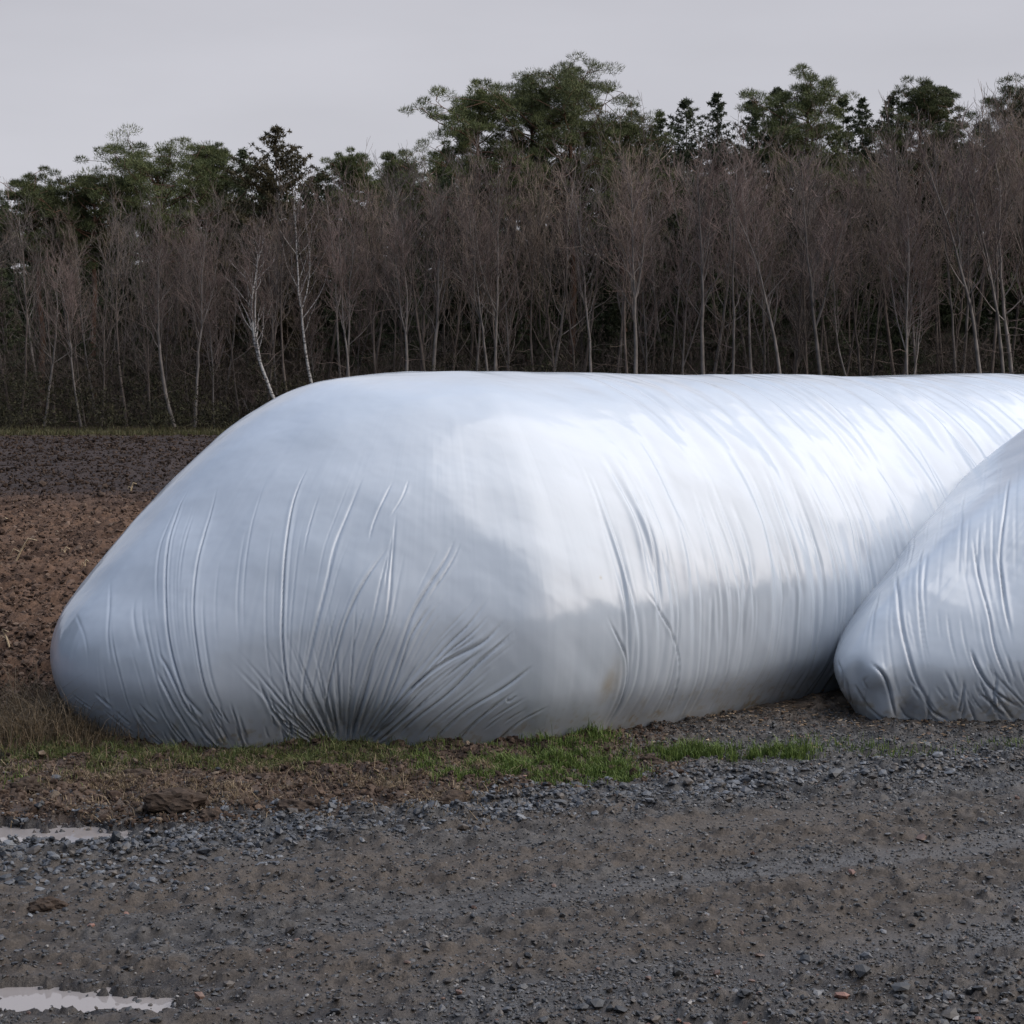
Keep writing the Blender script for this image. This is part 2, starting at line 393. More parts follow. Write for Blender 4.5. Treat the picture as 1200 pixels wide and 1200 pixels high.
class Bag:
    def __init__(self, C, ang, outline, H, w_near, w_far, length, rows, dcap, dtube, vis_len, wb=(1.45, 2.25), shoulder=None, pb=None, soften=0):
        self.C = np.array(C); self.H = H; self.wmin = dcap * 1.5
        self.ea = np.array([math.cos(ang), math.sin(ang)]); self.eb = np.array([math.sin(ang), -math.cos(ang)])
        # perimeter in (a,b): near side from far away to the cap, round the cap, far side back
        cap = resample(catmull([(0.35, w_near), (0.0, w_near)] + outline + [(0.0, -w_far), (0.4, -w_far)], 1500), 3000)
        i0 = np.argmax(cap[:, 0] <= 0.0); i1 = len(cap) - 1 - np.argmax(cap[::-1, 0] <= 0.0)
        cap = cap[i0:i1 + 1]
        ncap = int(np.linalg.norm(np.diff(cap, axis=0), axis=1).sum() / dcap)
        cap = resample(cap, ncap)
        near_a = np.concatenate([np.linspace(length, vis_len, 40, endpoint=False), np.arange(vis_len, 0, -dtube)])
        far_a = np.concatenate([np.arange(0.1, 3, 0.1), np.linspace(3, length, 30)])
        P = np.vstack([np.stack([near_a, np.full(len(near_a), w_near)], 1), cap, np.stack([far_a, np.full(len(far_a), -w_far)], 1)])
        inner = np.zeros_like(P); inner[:, 0] = np.clip(P[:, 0], 0, None)
        inner[len(near_a):len(near_a) + ncap, 0] = 0
        self.P, self.n_near, self.n_cap = P, len(near_a), ncap
        Rr = np.linalg.norm(P - inner, axis=1)
        wB = sstep(wb[0], wb[1], Rr); wB[:self.n_near] = 0; wB[self.n_near + ncap:] = 0
        k = 70; wB = np.convolve(np.pad(wB, k, mode='edge'), np.ones(2 * k + 1) / (2 * k + 1), mode='valid')
        pa = resample(PROF_A, rows); pb = resample(PROF_B if pb is None else pb, rows)
        self.t = np.linspace(0, 1, rows)
        prof = pa[None] * (1 - wB[:, None, None]) + pb[None] * wB[:, None, None]        # cols, rows, 2
        plan = inner[:, None, :] + (P - inner)[:, None, :] * prof[:, :, 0:1]
        # slow swell of the load inside
        a_, b_ = plan[..., 0], plan[..., 1]
        hz = H * (1 + 0.006 * np.sin(a_ * 1.3 + 1) * sstep(0.3, 2, a_) + 0.005 * np.sin(a_ * 2.9) * sstep(0.3, 2, a_))
        if shoulder is not None:
            hz = hz + shoulder(a_, b_, prof[..., 1])
        z = prof[:, :, 1] * hz
        xy = self.C + plan[..., 0:1] * self.ea + plan[..., 1:2] * self.eb
        self.G = np.concatenate([xy, z[..., None]], 2)                                  # cols, rows, 3
        if soften:                        # round the film over between its corners, most at the top
            S = self.G.copy()
            for _ in range(3):
                Q = np.cumsum(np.concatenate([np.repeat(S[:1], soften + 1, 0), S, np.repeat(S[-1:], soften, 0)]), axis=0)
                S = (Q[2 * soften + 1:] - Q[:-2 * soften - 1]) / (2 * soften + 1)
            i0_, i1_ = len(near_a), len(near_a) + ncap
            ci = np.arange(len(P)); m = sstep(i0_, i0_ + 2.2 * soften, ci) * (1 - sstep(i1_ - 2.2 * soften, i1_, ci))
            wt = (1 - sstep(.25, .92, self.t))[None, :] * m[:, None]
            self.G = self.G * (1 - wt[..., None]) + S * wt[..., None]
        self.disp = np.zeros(z.shape)
        self.a = a_; self.nc, self.nr = z.shape
        j = (np.arange(self.nc - 1)[:, None] * self.nr + np.arange(self.nr - 1)[None, :]).ravel()
        self.F = np.stack([j, j + 1, j + self.nr + 1, j + self.nr], 1)
        self.arc = np.r_[0, np.cumsum(np.linalg.norm(np.diff(P, axis=0), axis=1))]      # perimeter arc length
        self.normals()
        st = 5
        Gc = self.G[::st, ::st]; nc, nr = Gc.shape[:2]
        j = (np.arange(nc - 1)[:, None] * nr + np.arange(nr - 1)[None, :]).ravel()
        self.bvh = BVHTree.FromPolygons(Gc.reshape(-1, 3).tolist(), np.stack([j, j + 1, j + nr + 1, j + nr], 1).tolist())
    def normals(self):
        du = np.gradient(self.G, axis=0); dv = np.gradient(self.G, axis=1)
        n = np.cross(du, dv); ln = np.linalg.norm(n, axis=2, keepdims=True); n = n / np.maximum(ln, 1e-12)
        n[:, 0] = (0, 0, 1)
        c = self.G - np.array([*self.C, 0.3])
        mid = n[self.n_near + self.n_cap // 2, self.nr // 2]
        if np.dot(mid, c[self.n_near + self.n_cap // 2, self.nr // 2]) < 0: n = -n; n[:, 0] = (0, 0, 1); self.flip = True
        else: self.flip = False
        self.Nn = n
    def px(self, pts):                        # a fold traced over the film: points where the film lies
        out = []
        for p in pts:
            h = self.bvh.ray_cast(Vector((0, 0, CAM_H)), ray(*p), 60)
            if h[0] is not None: out.append(tuple(h[0]))
        return np.array(out)
    def fold(self, pts, w, depth, ridge=0.8, side=1, taper=(0.25, 0.25)):
        P = self.px(catmull(pts, 24))
        w, depth = max(w * 0.5, self.wmin), depth * 0.5
        if len(P) < 4: return
        P = resample(P, max(12, int(np.linalg.norm(np.diff(P, axis=0), axis=1).sum() / 0.02)))
        V = self.G[self.n_near * 0:].reshape(-1, 3)
        lo, hi = P.min(0) - 4 * w, P.max(0) + 4 * w
        idx = np.nonzero(((V > lo) & (V < hi)).all(1))[0]
        if not len(idx): return
        T = np.gradient(P, axis=0); T /= np.linalg.norm(T, axis=1, keepdims=True) + 1e-9
        for c0 in range(0, len(idx), 20000):
            ix = idx[c0:c0 + 20000]; Q = V[ix]
            D = ((Q[:, None, :] - P[None]) ** 2).sum(2); k = D.argmin(1)
            ok = D[np.arange(len(ix)), k] < (4 * w) ** 2
            ix, Q, k = ix[ok], Q[ok], k[ok]
            if not len(ix): continue
            d = Q - P[k]; tt = T[k]; al = (d * tt).sum(1); d = d - al[:, None] * tt
            nn = self.Nn.reshape(-1, 3)[ix]
            lat = (np.cross(tt, nn) * d).sum(1) * side
            u = k / (len(P) - 1)
            env = sstep(0, taper[0], u) * sstep(0, taper[1], 1 - u) * np.exp(-(np.where((k == 0) | (k == len(P) - 1), np.abs(al), 0) / w) ** 2)
            x = lat / w
            y = -1.25 * np.exp(-(x / 0.32) ** 2) + 0.34 * ridge * np.exp(-((x - 1.1) / 0.9) ** 2) + 0.22 * ridge * np.exp(-((x + 1.3) / 1.0) ** 2)
            self.disp.ravel()[ix] += depth * env * y
    def guides(self, gl, between, w, depth, jit=4):
        gl = [resample(catmull(g, 40), 12) for g in gl]
        for g1, g2 in zip(gl[:-1], gl[1:]):
            for q in range(between):
                f = (q + random.uniform(.2, .8)) / between
                g = g1 * (1 - f) + g2 * f + np.array([[random.gauss(0, jit) * 0.6, 0]])
                i0 = random.randint(0, 5); i1 = random.randint(i0 + 4, 12)
                self.fold(g[i0:i1], w * random.uniform(.5, 1.5), depth * random.uniform(.3, 1.3), ridge=random.uniform(.5, 1.2), side=random.choice((-1, 1)), taper=(.4, .4))
    def pleat(self, a0, t0, t1, w, depth, slant=0.0):
        """a fold running round the tube at distance a0 along it"""
        s0 = self.arc[self.n_near] - a0
        aa = self.arc[:, None]
        lo, hi = np.searchsorted(self.arc, [s0 - 5 * w - abs(slant), s0 + 5 * w + abs(slant)])
        if hi <= lo: return
        tt = self.t[None, :]
        u = (tt - t0) / (t1 - t0)
        inside = (u > 0) & (u < 1)
        env = np.where(inside, np.sin(np.clip(u, 0, 1) * math.pi) ** 1.1, 0)
        cen = s0 + slant * (u - 0.5) + 0.012 * np.sin(u * 7 + a0 * 9)
        x = (aa[lo:hi] - cen) / w
        self.disp[lo:hi] += depth * env * (-np.exp(-(x / 0.55) ** 2) + 0.75 * np.exp(-((x - 1.2) / 0.8) ** 2))
    def dent(self, p, rad, depth):
        q = self.px([p])
        if not len(q): return
        q = q[0]
        d = ((self.G - q) / np.array(rad)); self.disp -= depth * np.exp(-(d ** 2).sum(2))
    def build(self, name, dirt_fn):
        n0 = self.Nn
        g = self.G; on = sstep(0, .12, self.t)[None, :]
        self.disp += on * (0.026 * (fbm(g[..., 0] * 2.1 + g[..., 2] * .7, g[..., 1] * 2.1 + g[..., 2] * 1.9, 2, 7) - .5)
                           + 0.0045 * (fbm(g[..., 0] * 6 + g[..., 2] * 2, g[..., 1] * 6 + g[..., 2] * 5, 3, 17) - .5)
                           + 0.0016 * sstep(.25, .6, self.t)[None, :] * (fbm(self.arc[:, None] * 22 + 0 * g[..., 2], g[..., 2] * 1.6, 3, 27) - .5))
        G = self.G + n0 * self.disp[..., None]
        V = G.reshape(-1, 3)
        me = fast_mesh(name, V, self.F[:, ::-1] if self.flip else self.F)
        vcol(me, np.repeat(dirt_fn(V)[:, None], 3, 1), "dirt")
        import bmesh
        bm = bmesh.new(); bm.from_mesh(me)
        tops = [v for v in bm.verts if v.index % self.nr == 0]
        bmesh.ops.remove_doubles(bm, verts=tops, dist=1e-5)
        bm.to_mesh(me); bm.free()
        return me

def c3(x, y): return (40 + x * .41667, 420 + y * .41667)
def c4(x, y): return (340 + x * .41667, 420 + y * .41667)
def c5(x, y): return (640 + x * .46667, 420 + y * .46667)

AX = R(40)
b1 = Bag(C=(-0.41, 9.41), ang=AX,
         outline=[(-.35, 1.56), (-.66, 1.46), (-1.30, 1.02), (-1.83, .52), (-2.11, -.03), (-2.05, -.52), (-1.74, -.98), (-1.0, -1.36)],
         H=1.79, w_near=1.57, w_far=1.5, length=22, rows=440, dcap=0.0055, dtube=0.008, vis_len=9.0)
left = [[c3(440, 360), c3(400, 440), c3(378, 540), c3(370, 660), c3(380, 800), c3(420, 930), c3(480, 1050)],
        [c3(520, 350), c3(470, 520), c3(450, 640), c3(450, 760), c3(480, 920), c3(530, 1030), c3(575, 1100)],
        [c3(775, 290), c3(735, 380), c3(715, 470), c3(702, 600), c3(698, 700), c3(698, 800), c3(715, 930), c3(770, 1090)]]
mid = [[c4(215, 310), c4(160, 440), c4(125, 530), c4(100, 640), c4(60, 800), c4(35, 950), c4(60, 1080)],
       [c4(290, 510), c4(215, 620), c4(160, 730), c4(130, 830), c4(105, 940), c4(95, 1080)],
       [c4(300, 420), c4(285, 600), c4(270, 740), c4(225, 850), c4(195, 960), c4(170, 1090)],
       [c4(470, 490), c4(440, 560), c4(390, 640), c4(345, 720), c4(320, 790), c4(270, 940), c4(235, 1060)],
       [c4(565, 660), c4(510, 740), c4(430, 820), c4(330, 940), c4(240, 1070)],
       [c4(610, 730), c4(540, 800), c4(430, 860), c4(340, 930), c4(260, 1030), c4(235, 1080)],
       [c4(640, 770), c4(540, 850), c4(450, 940), c4(350, 1020), c4(290, 1090)],
       [c4(690, 860), c4(600, 930), c4(500, 990), c4(430, 1050), c4(390, 1100)],
       [c4(730, 980), c4(640, 1030), c4(580, 1080), c4(530, 1105)]]
for g, w, d in zip(left, (.022, .018, .018), (.020, .016, .022)): b1.fold(g, w, d, side=-1)
for i, (g, w, d) in enumerate(zip(mid, (.03, .024, .02, .028, .02, .03, .026, .03, .022), (.010, .018, .014, .018, .012, .024, .020, .024, .016))):
    b1.fold(g, w, d, side=1)
for g, w, d in [([c3(345, 820), c3(380, 880), c3(430, 980), c3(480, 1045)], .022, .018),
                ([c3(340, 870), c3(400, 980), c3(470, 1100)], .024, .02), ([c3(345, 960), c3(390, 1040), c3(440, 1100)], .018, .015),
                ([c3(280, 980), c3(320, 1050), c3(375, 1100)], .022, .018), ([c3(195, 1020), c3(240, 1100)], .022, .012),
                ([c3(625, 900), c3(680, 1010), c3(770, 1100)], .026, .022), ([c3(655, 930), c3(700, 1040), c3(760, 1095)], .02, .016),
                ([c4(290, 345), c4(240, 450), c4(220, 520)], .02, .008), ([c4(335, 340), c4(280, 450)], .015, .006),
                ([c4(405, 680), c4(340, 780), c4(300, 900), c4(245, 1040)], .02, .016),
                ([c4(620, 950), c4(540, 1010), c4(450, 1100)], .026, .02), ([c4(720, 1040), c4(640, 1100)], .02, .012),
                ([c4(610, 955), c4(615, 968), c4(640, 950)], .012, .012)]:
    b1.fold(g if len(g) > 2 else [g[0], ((g[0][0] + g[1][0]) / 2 + 3, (g[0][1] + g[1][1]) / 2), g[1]], w, d, side=1)
b1.guides(left, 6, .016, .006)
b1.guides([left[2]] + mid[:4], 6, .016, .008)
b1.guides(mid[3:], 7, .015, .012)
b1.guides([[(85, 720), (100, 760), (100, 830), (120, 878)], [(170, 640), (150, 720), (170, 800), (200, 878)], left[0]], 6, .022, .006)
b1.dent((402, 874), (.22, .35, .26), .06)
for k in range(70):                                             # tight pleats gathered into the tied point
    f = random.random(); ang_ = R(42 + 92 * f); L0 = random.uniform(50, 150) * (1.2 - .4 * abs(f - .5))
    r0 = random.uniform(36, 60); cxp, cyp = 402, 918
    bend = (f - .5) * random.uniform(10, 34)
    pts_ = [(cxp + math.cos(ang_) * (r0 + u * L0) + bend * u * u * -1, min(880, cyp - math.sin(ang_) * (r0 + u * L0) - 6 * u)) for u in (0, .33, .66, 1)]
    b1.fold(pts_, random.uniform(.011, .024), random.uniform(.007, .019), side=random.choice((-1, 1)), taper=(.12, .6))
# folds running round the long side
b1.fold([c5(235, 560), c5(300, 660), c5(330, 740), c5(325, 820), c5(290, 910)], .02, .016)
b1.fold([c5(150, 640), c5(200, 760), c5(190, 860), c5(150, 930)], .022, .016)
for k in range(150):
    a0 = random.uniform(0.6, 8.5)
    b1.pleat(a0, random.uniform(.0, .2), random.uniform(.35, .6), random.uniform(.035, .10), random.uniform(.002, .0105) * (0.35 + 0.65 * min(1, a0 / 2.2)), slant=random.uniform(-.18, .05))
for k in range(330):
    a0 = random.uniform(-0.1, 8.5) ; c = random.uniform(.62, .85)
    b1.pleat(a0, c - random.uniform(.1, .22), min(1.05, c + random.uniform(.1, .3)), random.uniform(.010, .03), random.uniform(.0015, .007), slant=random.uniform(-.05, .05))
for k in range(60):
    a0 = random.uniform(0.0, 8); b1.pleat(a0, random.uniform(.2, .4), random.uniform(.7, 1.05), random.uniform(.05, .14), random.uniform(.002, .008), slant=random.uniform(-.1, .06))
def dirt1(V):
    p = b1.px([(716, 806)] * 4)[0]
    d = np.exp(-(((V - p) / np.array([.06, .06, .13])) ** 2).sum(1)) * 0.75
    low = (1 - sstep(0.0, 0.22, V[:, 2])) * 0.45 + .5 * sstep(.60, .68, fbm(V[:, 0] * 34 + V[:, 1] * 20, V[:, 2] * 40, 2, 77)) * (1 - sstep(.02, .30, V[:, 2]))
    p2 = b1.px([(704, 677)] * 4)[0]
    d2 = np.exp(-((V - p2) ** 2).sum(1) / 0.007 ** 2) * 1.5
    return np.clip(d + low + d2, 0, 1)
for k in range(60):                                             # short pleats where the film is drawn in at the ground
    fx = random.uniform(80, 340); fy = random.uniform(800, 862); lf = random.uniform(18, 52); dx = (400 - fx) / 300 * random.uniform(.5, 1.1)
    b1.fold([(fx, fy), (fx + dx * lf * .4, fy + lf * .35), (fx + dx * lf, min(879, fy + lf * .8))], random.uniform(.014, .03), random.uniform(.006, .018), side=random.choice((-1, 1)), taper=(.5, .15))
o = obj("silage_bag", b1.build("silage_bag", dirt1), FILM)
tag(o, "large white silage bag lying across the view, its creased end at the middle left", "silage bag", "white silage bags")

b2 = Bag(soften=75, pb=PROF_C, C=(4.05, 10.09), ang=AX,
         outline=[(-.5, 1.45), (-1.0, 1.2), (-1.62, .68), (-2.12, .22), (-2.46, -.10), (-2.68, -.34), (-2.66, -.50), (-2.36, -.76), (-1.80, -1.16), (-1.0, -1.42)],
         H=1.82, w_near=1.5, w_far=1.45, length=14, rows=380, dcap=0.0065, dtube=0.04, vis_len=1.5)
g2 = [[c5(945, 470), c5(935, 560), c5(940, 680), c5(960, 800)],
      [c5(880, 540), c5(890, 660), c5(910, 750), c5(940, 830), c5(1000, 910)],
      [c5(1070, 440), c5(1085, 540), c5(1110, 640), c5(1130, 740), c5(1180, 850)],
      [c5(1165, 290), c5(1150, 400), c5(1140, 500), c5(1155, 640), c5(1175, 740)]]
for g, w, d in zip(g2, (.018, .026, .02, .018), (.012, .022, .018, .016)): b2.fold(g, w, d)
b2.fold([c5(1130, 470), c5(1145, 560), c5(1150, 620), c5(1165, 690)], .016, .014)
for g in ([(810, 760), (850, 800), (870, 870), (880, 920)], [(750, 800), (760, 850), (770, 880), (790, 915)], [(770, 820), (800, 870), (830, 890), (870, 910)],
          [(1060, 720), (1085, 780), (1120, 830), (1190, 880)], [(1090, 840), (1120, 870), (1150, 900)], [(950, 850), (970, 885), (1010, 910)],
          [(735, 760), (745, 800), (740, 850)]):
    b2.fold([c5(*p) for p in g], random.uniform(.026, .038), random.uniform(.022, .034), side=random.choice((-1, 1)))
b2.guides([[c5(830, 600), c5(800, 700), c5(790, 800), c5(800, 910)], g2[1], g2[0], g2[2], g2[3]], 6, .016, .007)
b2.guides([[c5(900, 430), c5(870, 560), c5(850, 700)], [c5(1000, 340), c5(975, 500), c5(960, 650)], [c5(1100, 260), c5(1085, 420), c5(1080, 560)], [c5(1190, 200), c5(1185, 380), c5(1190, 600)]], 7, .018, .006)
for q, rd, dp in [((1012, 818), (.10, .14, .10), .018), ((1040, 835), (.07, .1, .08), -.03), ((1028, 790), (.06, .1, .07), -.022), ((1004, 790), (.05, .08, .08), .02), ((1058, 838), (.05, .08, .10), .03)]:
    b2.dent(q, rd, dp)
for k in range(24):
    fx = random.uniform(992, 1195); fy = random.uniform(775, 828); lf = random.uniform(18, 60); dx = random.uniform(-.2, .9)
    b2.fold([(fx, fy), (fx + dx * lf * .4 + random.gauss(0, 3), fy + lf * .4), (fx + dx * lf, min(846, fy + lf * .9))], random.uniform(.016, .034), random.uniform(.006, .018), side=random.choice((-1, 1)), taper=(.5, .1))
b2.guides([[c5(1000, 780), c5(1020, 850), c5(1060, 910)], [c5(1100, 760), c5(1140, 850), c5(1190, 900)], [c5(1180, 700), c5(1210, 800), c5(1250, 880)]], 8, .016, .012)
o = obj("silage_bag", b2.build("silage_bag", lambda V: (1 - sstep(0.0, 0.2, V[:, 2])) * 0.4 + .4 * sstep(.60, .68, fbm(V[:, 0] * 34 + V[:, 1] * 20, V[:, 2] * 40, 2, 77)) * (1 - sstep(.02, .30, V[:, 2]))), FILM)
tag(o, "white silage bag cut off by the right edge, its nose crumpled at the bottom left", "silage bag", "white silage bags")

# ------------------------------------------------------------------ trees
def leafmat(name, c1, c2, scale=1.2, transl=0.15):
    m, t, b = material(name)
    co = t.nodes.new("ShaderNodeTexCoord"); oi = t.nodes.new("ShaderNodeObjectInfo")
    n = tnode(t, "ShaderNodeTexNoise", Scale=scale, Detail=4)
    t.links.new(co.outputs["Object"], n.inputs["Vector"])
    c = ramp(t, n.outputs[0], [(0.3, c1), (0.7, c2)])
    hs = t.nodes.new("ShaderNodeHueSaturation")
    mr = t.nodes.new("ShaderNodeMapRange"); mr.inputs[3].default_value = 0.7; mr.inputs[4].default_value = 1.3
    t.links.new(oi.outputs["Random"], mr.inputs[0]); t.links.new(mr.outputs[0], hs.inputs["Value"])
    t.links.new(c, hs.inputs["Color"]); t.links.new(hs.outputs[0], b.inputs["Base Color"])
    b.inputs["Roughness"].default_value = 0.75; b.inputs["Specular IOR Level"].default_value = 0.25
    return m
BARK_GREY = leafmat("grey_bark", (0.11, 0.098, 0.088), (0.26, 0.23, 0.21), 2.5)
BARK_DARK = leafmat("dark_bark", (0.09, 0.072, 0.062), (0.17, 0.14, 0.12), 3)
TWIG = leafmat("purple_brown_twigs", (0.125, 0.090, 0.078), (0.225, 0.170, 0.150), 0.8)
TWIG2 = leafmat("tawny_twigs", (0.15, 0.115, 0.09), (0.25, 0.195, 0.155), 0.8)
TWIG3 = leafmat("grey_twigs", (0.10, 0.085, 0.075), (0.20, 0.17, 0.155), 0.8)
PINE = leafmat("pine_needles", (0.040, 0.052, 0.020), (0.135, 0.150, 0.060), 1.6)
SPRUCE = leafmat("spruce_needles", (0.036, 0.046, 0.023), (0.092, 0.108, 0.054), 1.0)
PBARK = leafmat("pine_bark", (0.10, 0.055, 0.035), (0.18, 0.10, 0.065), 3)
# birch: white with dark bands
mb, t, b = material("birch_bark")
co = t.nodes.new("ShaderNodeTexCoord"); mp = tnode(t, "ShaderNodeMapping", Scale=(3, 3, 5)); t.links.new(co.outputs["Object"], mp.inputs[0])
n = tnode(t, "ShaderNodeTexNoise", Scale=2.5, Detail=3); t.links.new(mp.outputs[0], n.inputs["Vector"])
t.links.new(ramp(t, n.outputs[0], [(0.40, (0.09, 0.08, 0.075)), (0.50, (0.42, 0.40, 0.38))]), b.inputs["Base Color"]); b.inputs["Roughness"].default_value = 0.7
BIRCH = mb

class Tubes:
    def __init__(self): self.V = []; self.F = []; self.n = 0
    def add(self, P, r, sides=3):
        P = np.asarray(P, float); k = len(P); r = np.broadcast_to(r, k)
        T = np.gradient(P, axis=0); T /= np.linalg.norm(T, axis=1, keepdims=True) + 1e-9
        ref = np.array([0.31, 0.95, 0.05]) if abs(T[0, 2]) > .8 else np.array([0, 0, 1.0])
        A = np.cross(T, ref); A /= np.linalg.norm(A, axis=1, keepdims=True) + 1e-9; B = np.cross(T, A)
        th = np.arange(sides) / sides * 2 * math.pi
        V = P[:, None] + r[:, None, None] * (np.cos(th)[None, :, None] * A[:, None] + np.sin(th)[None, :, None] * B[:, None])
        self.V.append(V.reshape(-1, 3))
        i = np.arange(k - 1)[:, None] * sides; j = np.arange(sides)[None]; j2 = (j + 1) % sides
        self.F.append(np.stack([i + j, i + j2, i + sides + j2, i + sides + j], 2).reshape(-1, 4) + self.n)
        self.n += k * sides
    def mesh(self, name): return fast_mesh(name, np.concatenate(self.V), np.concatenate(self.F))
def unit(v): return v / (np.linalg.norm(v) + 1e-9)
def grow(p, d, length, k, up=0.15, wob=0.12, rs=None):
    P = [p]; d = unit(d)
    for i in range(k):
        d = unit(d + np.array([0, 0, up]) + rs.normal(0, wob, 3)); P.append(P[-1] + d * length / k)
    return np.array(P)
def bare_tree(seed, H, lean=(0, 0), fork=None, base_r=0.075, start=0.35, dens=1.0, stems=1, curve=0.0):
    rs = np.random.default_rng(seed); tr = Tubes(); cr = Tubes()
    trunks = []
    for sN in range(stems):
        ld = np.array(lean, float) + (rs.normal(0, 0.5, 2) * (1 if stems > 1 else 0) + (np.array([(-1) ** sN * 0.45, 0]) if stems > 1 else 0))
        k = 16; z = np.linspace(0, 1, k); hh = H * (1 - 0.12 * sN)
        wx = np.cumsum(rs.normal(0, .035, k)) * z ** .5; wy = np.cumsum(rs.normal(0, .035, k)) * z ** .5
        P = np.stack([ld[0] * z + curve * np.sin(z * math.pi) + wx + sN * 0.06, ld[1] * z + wy, hh * z - 0.15], 1)
        r = base_r * (1 - 0.93 * z ** 0.85) * (1 - .2 * sN) + 0.006
        tr.add(P, r, 6); trunks.append((P, r, hh, start))
        if fork or rs.random() < .35:
            f = fork or rs.uniform(.3, .6); i = int(f * k)
            sgn = rs.choice((-1, 1)); d = np.array([sgn * rs.uniform(.25, .5), rs.normal(0, .2), 1])
            Q = grow(P[i], d, hh * (1 - z[i]) * .9, 12, .22, .07, rs)
            rq = np.linspace(r[i] * .75, .006, 13); tr.add(Q, rq, 5); trunks.append((Q, rq, hh * (1 - z[i]), .1))
    for P, r, hh, st in trunks:
        k = len(P)
        nb = int(26 * dens * min(1, hh / 7))
        for q in range(nb):
            f = st + (0.98 - st) * (q + rs.random()) / nb
            x = f * (k - 1); i = min(int(x), k - 2); p = P[i] + (P[i + 1] - P[i]) * (x - i)
            az = rs.uniform(0, 2 * math.pi); tilt = rs.uniform(.25, .85)
            d = np.array([math.cos(az) * tilt, math.sin(az) * tilt, 1 - .35 * tilt])
            Lb = (0.22 + 0.55 * (1 - f)) * hh * rs.uniform(.28, .5) + .35
            Q = grow(p, d, Lb, 6, .12, .13, rs); rr = min(r[i] * .5, .026)
            tr.add(Q, np.linspace(rr, .005, 7), 3)
            for sb in range(int(7 * dens) + 2):
                g = rs.uniform(.15, 1); x2 = g * 6; i2 = min(int(x2), 5); p2 = Q[i2] + (Q[i2 + 1] - Q[i2]) * (x2 - i2)
                d2 = unit(Q[i2 + 1] - Q[i2]) + rs.normal(0, .55, 3) + np.array([0, 0, .25])
                L2 = Lb * rs.uniform(.25, .5) + .15
                S = grow(p2, d2, L2, 4, .12, .16, rs); cr.add(S, np.linspace(.009, .0045, 5), 3)
                for tw in range(3):
                    p3 = S[rs.integers(1, 5)]; d3 = unit(S[-1] - S[0]) + rs.normal(0, .5, 3) + np.array([0, 0, .2])
                    cr.add(grow(p3, d3, rs.uniform(.2, .5), 2, .1, .15, rs), np.array([.006, .005, .0035]), 3)
        for q in range(int(8 * dens)):                       # thin dead side shoots lower down
            f = rs.uniform(.12, .45); i = int(f * (k - 1)); az = rs.uniform(0, 6.28)
            cr.add(grow(P[i], np.array([math.cos(az), math.sin(az), rs.uniform(-.1, .6)]), rs.uniform(.4, 1.4), 5, .02, .2, rs), np.linspace(.011, .004, 6), 3)
    return tr.mesh("trunk"), cr.mesh("crown")

def needles(centers, per, rad, ln, wd, rs, up=.5, flat=.6, grav=0.0):
    """leaf-sized slivers filling each clump"""
    c = np.repeat(centers, per, axis=0); n = len(c)
    rr = np.repeat(np.broadcast_to(rad, len(centers)), per)
    v = rs.normal(0, 1, (n, 3)); v /= np.linalg.norm(v, axis=1, keepdims=True)
    off = v * (rr * rs.uniform(.25, 1, n) ** .6)[:, None]; off[:, 2] *= flat
    p = c + off
    d = v * .8 + rs.normal(0, .55, (n, 3)) + np.array([0, 0, up]); d[:, 2] -= grav; d /= np.linalg.norm(d, axis=1, keepdims=True)
    s = np.cross(d, rs.normal(0, 1, (n, 3))); s /= np.linalg.norm(s, axis=1, keepdims=True)
    L_ = (ln * rs.uniform(.6, 1.3, n))[:, None]; W = (wd * rs.uniform(.6, 1.3, n))[:, None]
    V = np.stack([p - s * W, p + s * W, p + d * L_], 1).reshape(-1, 3)
    return V, np.arange(n * 3).reshape(-1, 3)
def pine_tree(seed, H, width, crown_from=.5, n_limbs=26, lean=0.0):
    rs = np.random.default_rng(seed); tr = Tubes()
    k = 12; z = np.linspace(0, 1, k)
    P = np.stack([lean * z + np.cumsum(rs.normal(0, .06, k)), np.cumsum(rs.normal(0, .06, k)), (H - .3) * z - .15], 1)
    tr.add(P, .17 * (1 - .8 * z) + .01, 7)
    C, Rd = [], []
    for q in range(n_limbs):
        f = crown_from + (1 - crown_from) * (q + rs.random()) / n_limbs
        x = f * (k - 1); i = min(int(x), k - 2); p = P[i] + (P[i + 1] - P[i]) * (x - i)
        g = (f - crown_from) / (1 - crown_from)
        Lb = width * .5 * (math.sin(math.pi * min(1, .3 + g * .70)) ** .6 + .14) * rs.uniform(.4, 1.3)
        az = q * 2.4 + rs.normal(0, .4)
        Q = grow(p, np.array([math.cos(az), math.sin(az), .12 + .28 * g]), Lb, 6, .08, .16, rs)
        tr.add(Q, np.linspace(.05 * (1 - .6 * g), .012, 7), 4)
        for j in (3, 4, 5, 6):
            for m in range(2):
                off = rs.normal(0, .18, 3) * (1 + .25 * width); off[2] = off[2] * .7
                C.append(Q[j] + off); Rd.append(rs.uniform(.13, .30) * (.7 + .14 * width))
                tr.add(np.array([Q[j], C[-1]]), np.array([.014, .008]), 3)
    C = np.array(C); Rd = np.array(Rd)
    V, F = needles(C, 210, Rd * 1.12, .15, .0115, rs, up=.8, flat=.45)
    return tr.mesh("trunk"), fast_mesh("crown", V, F, smooth=False)
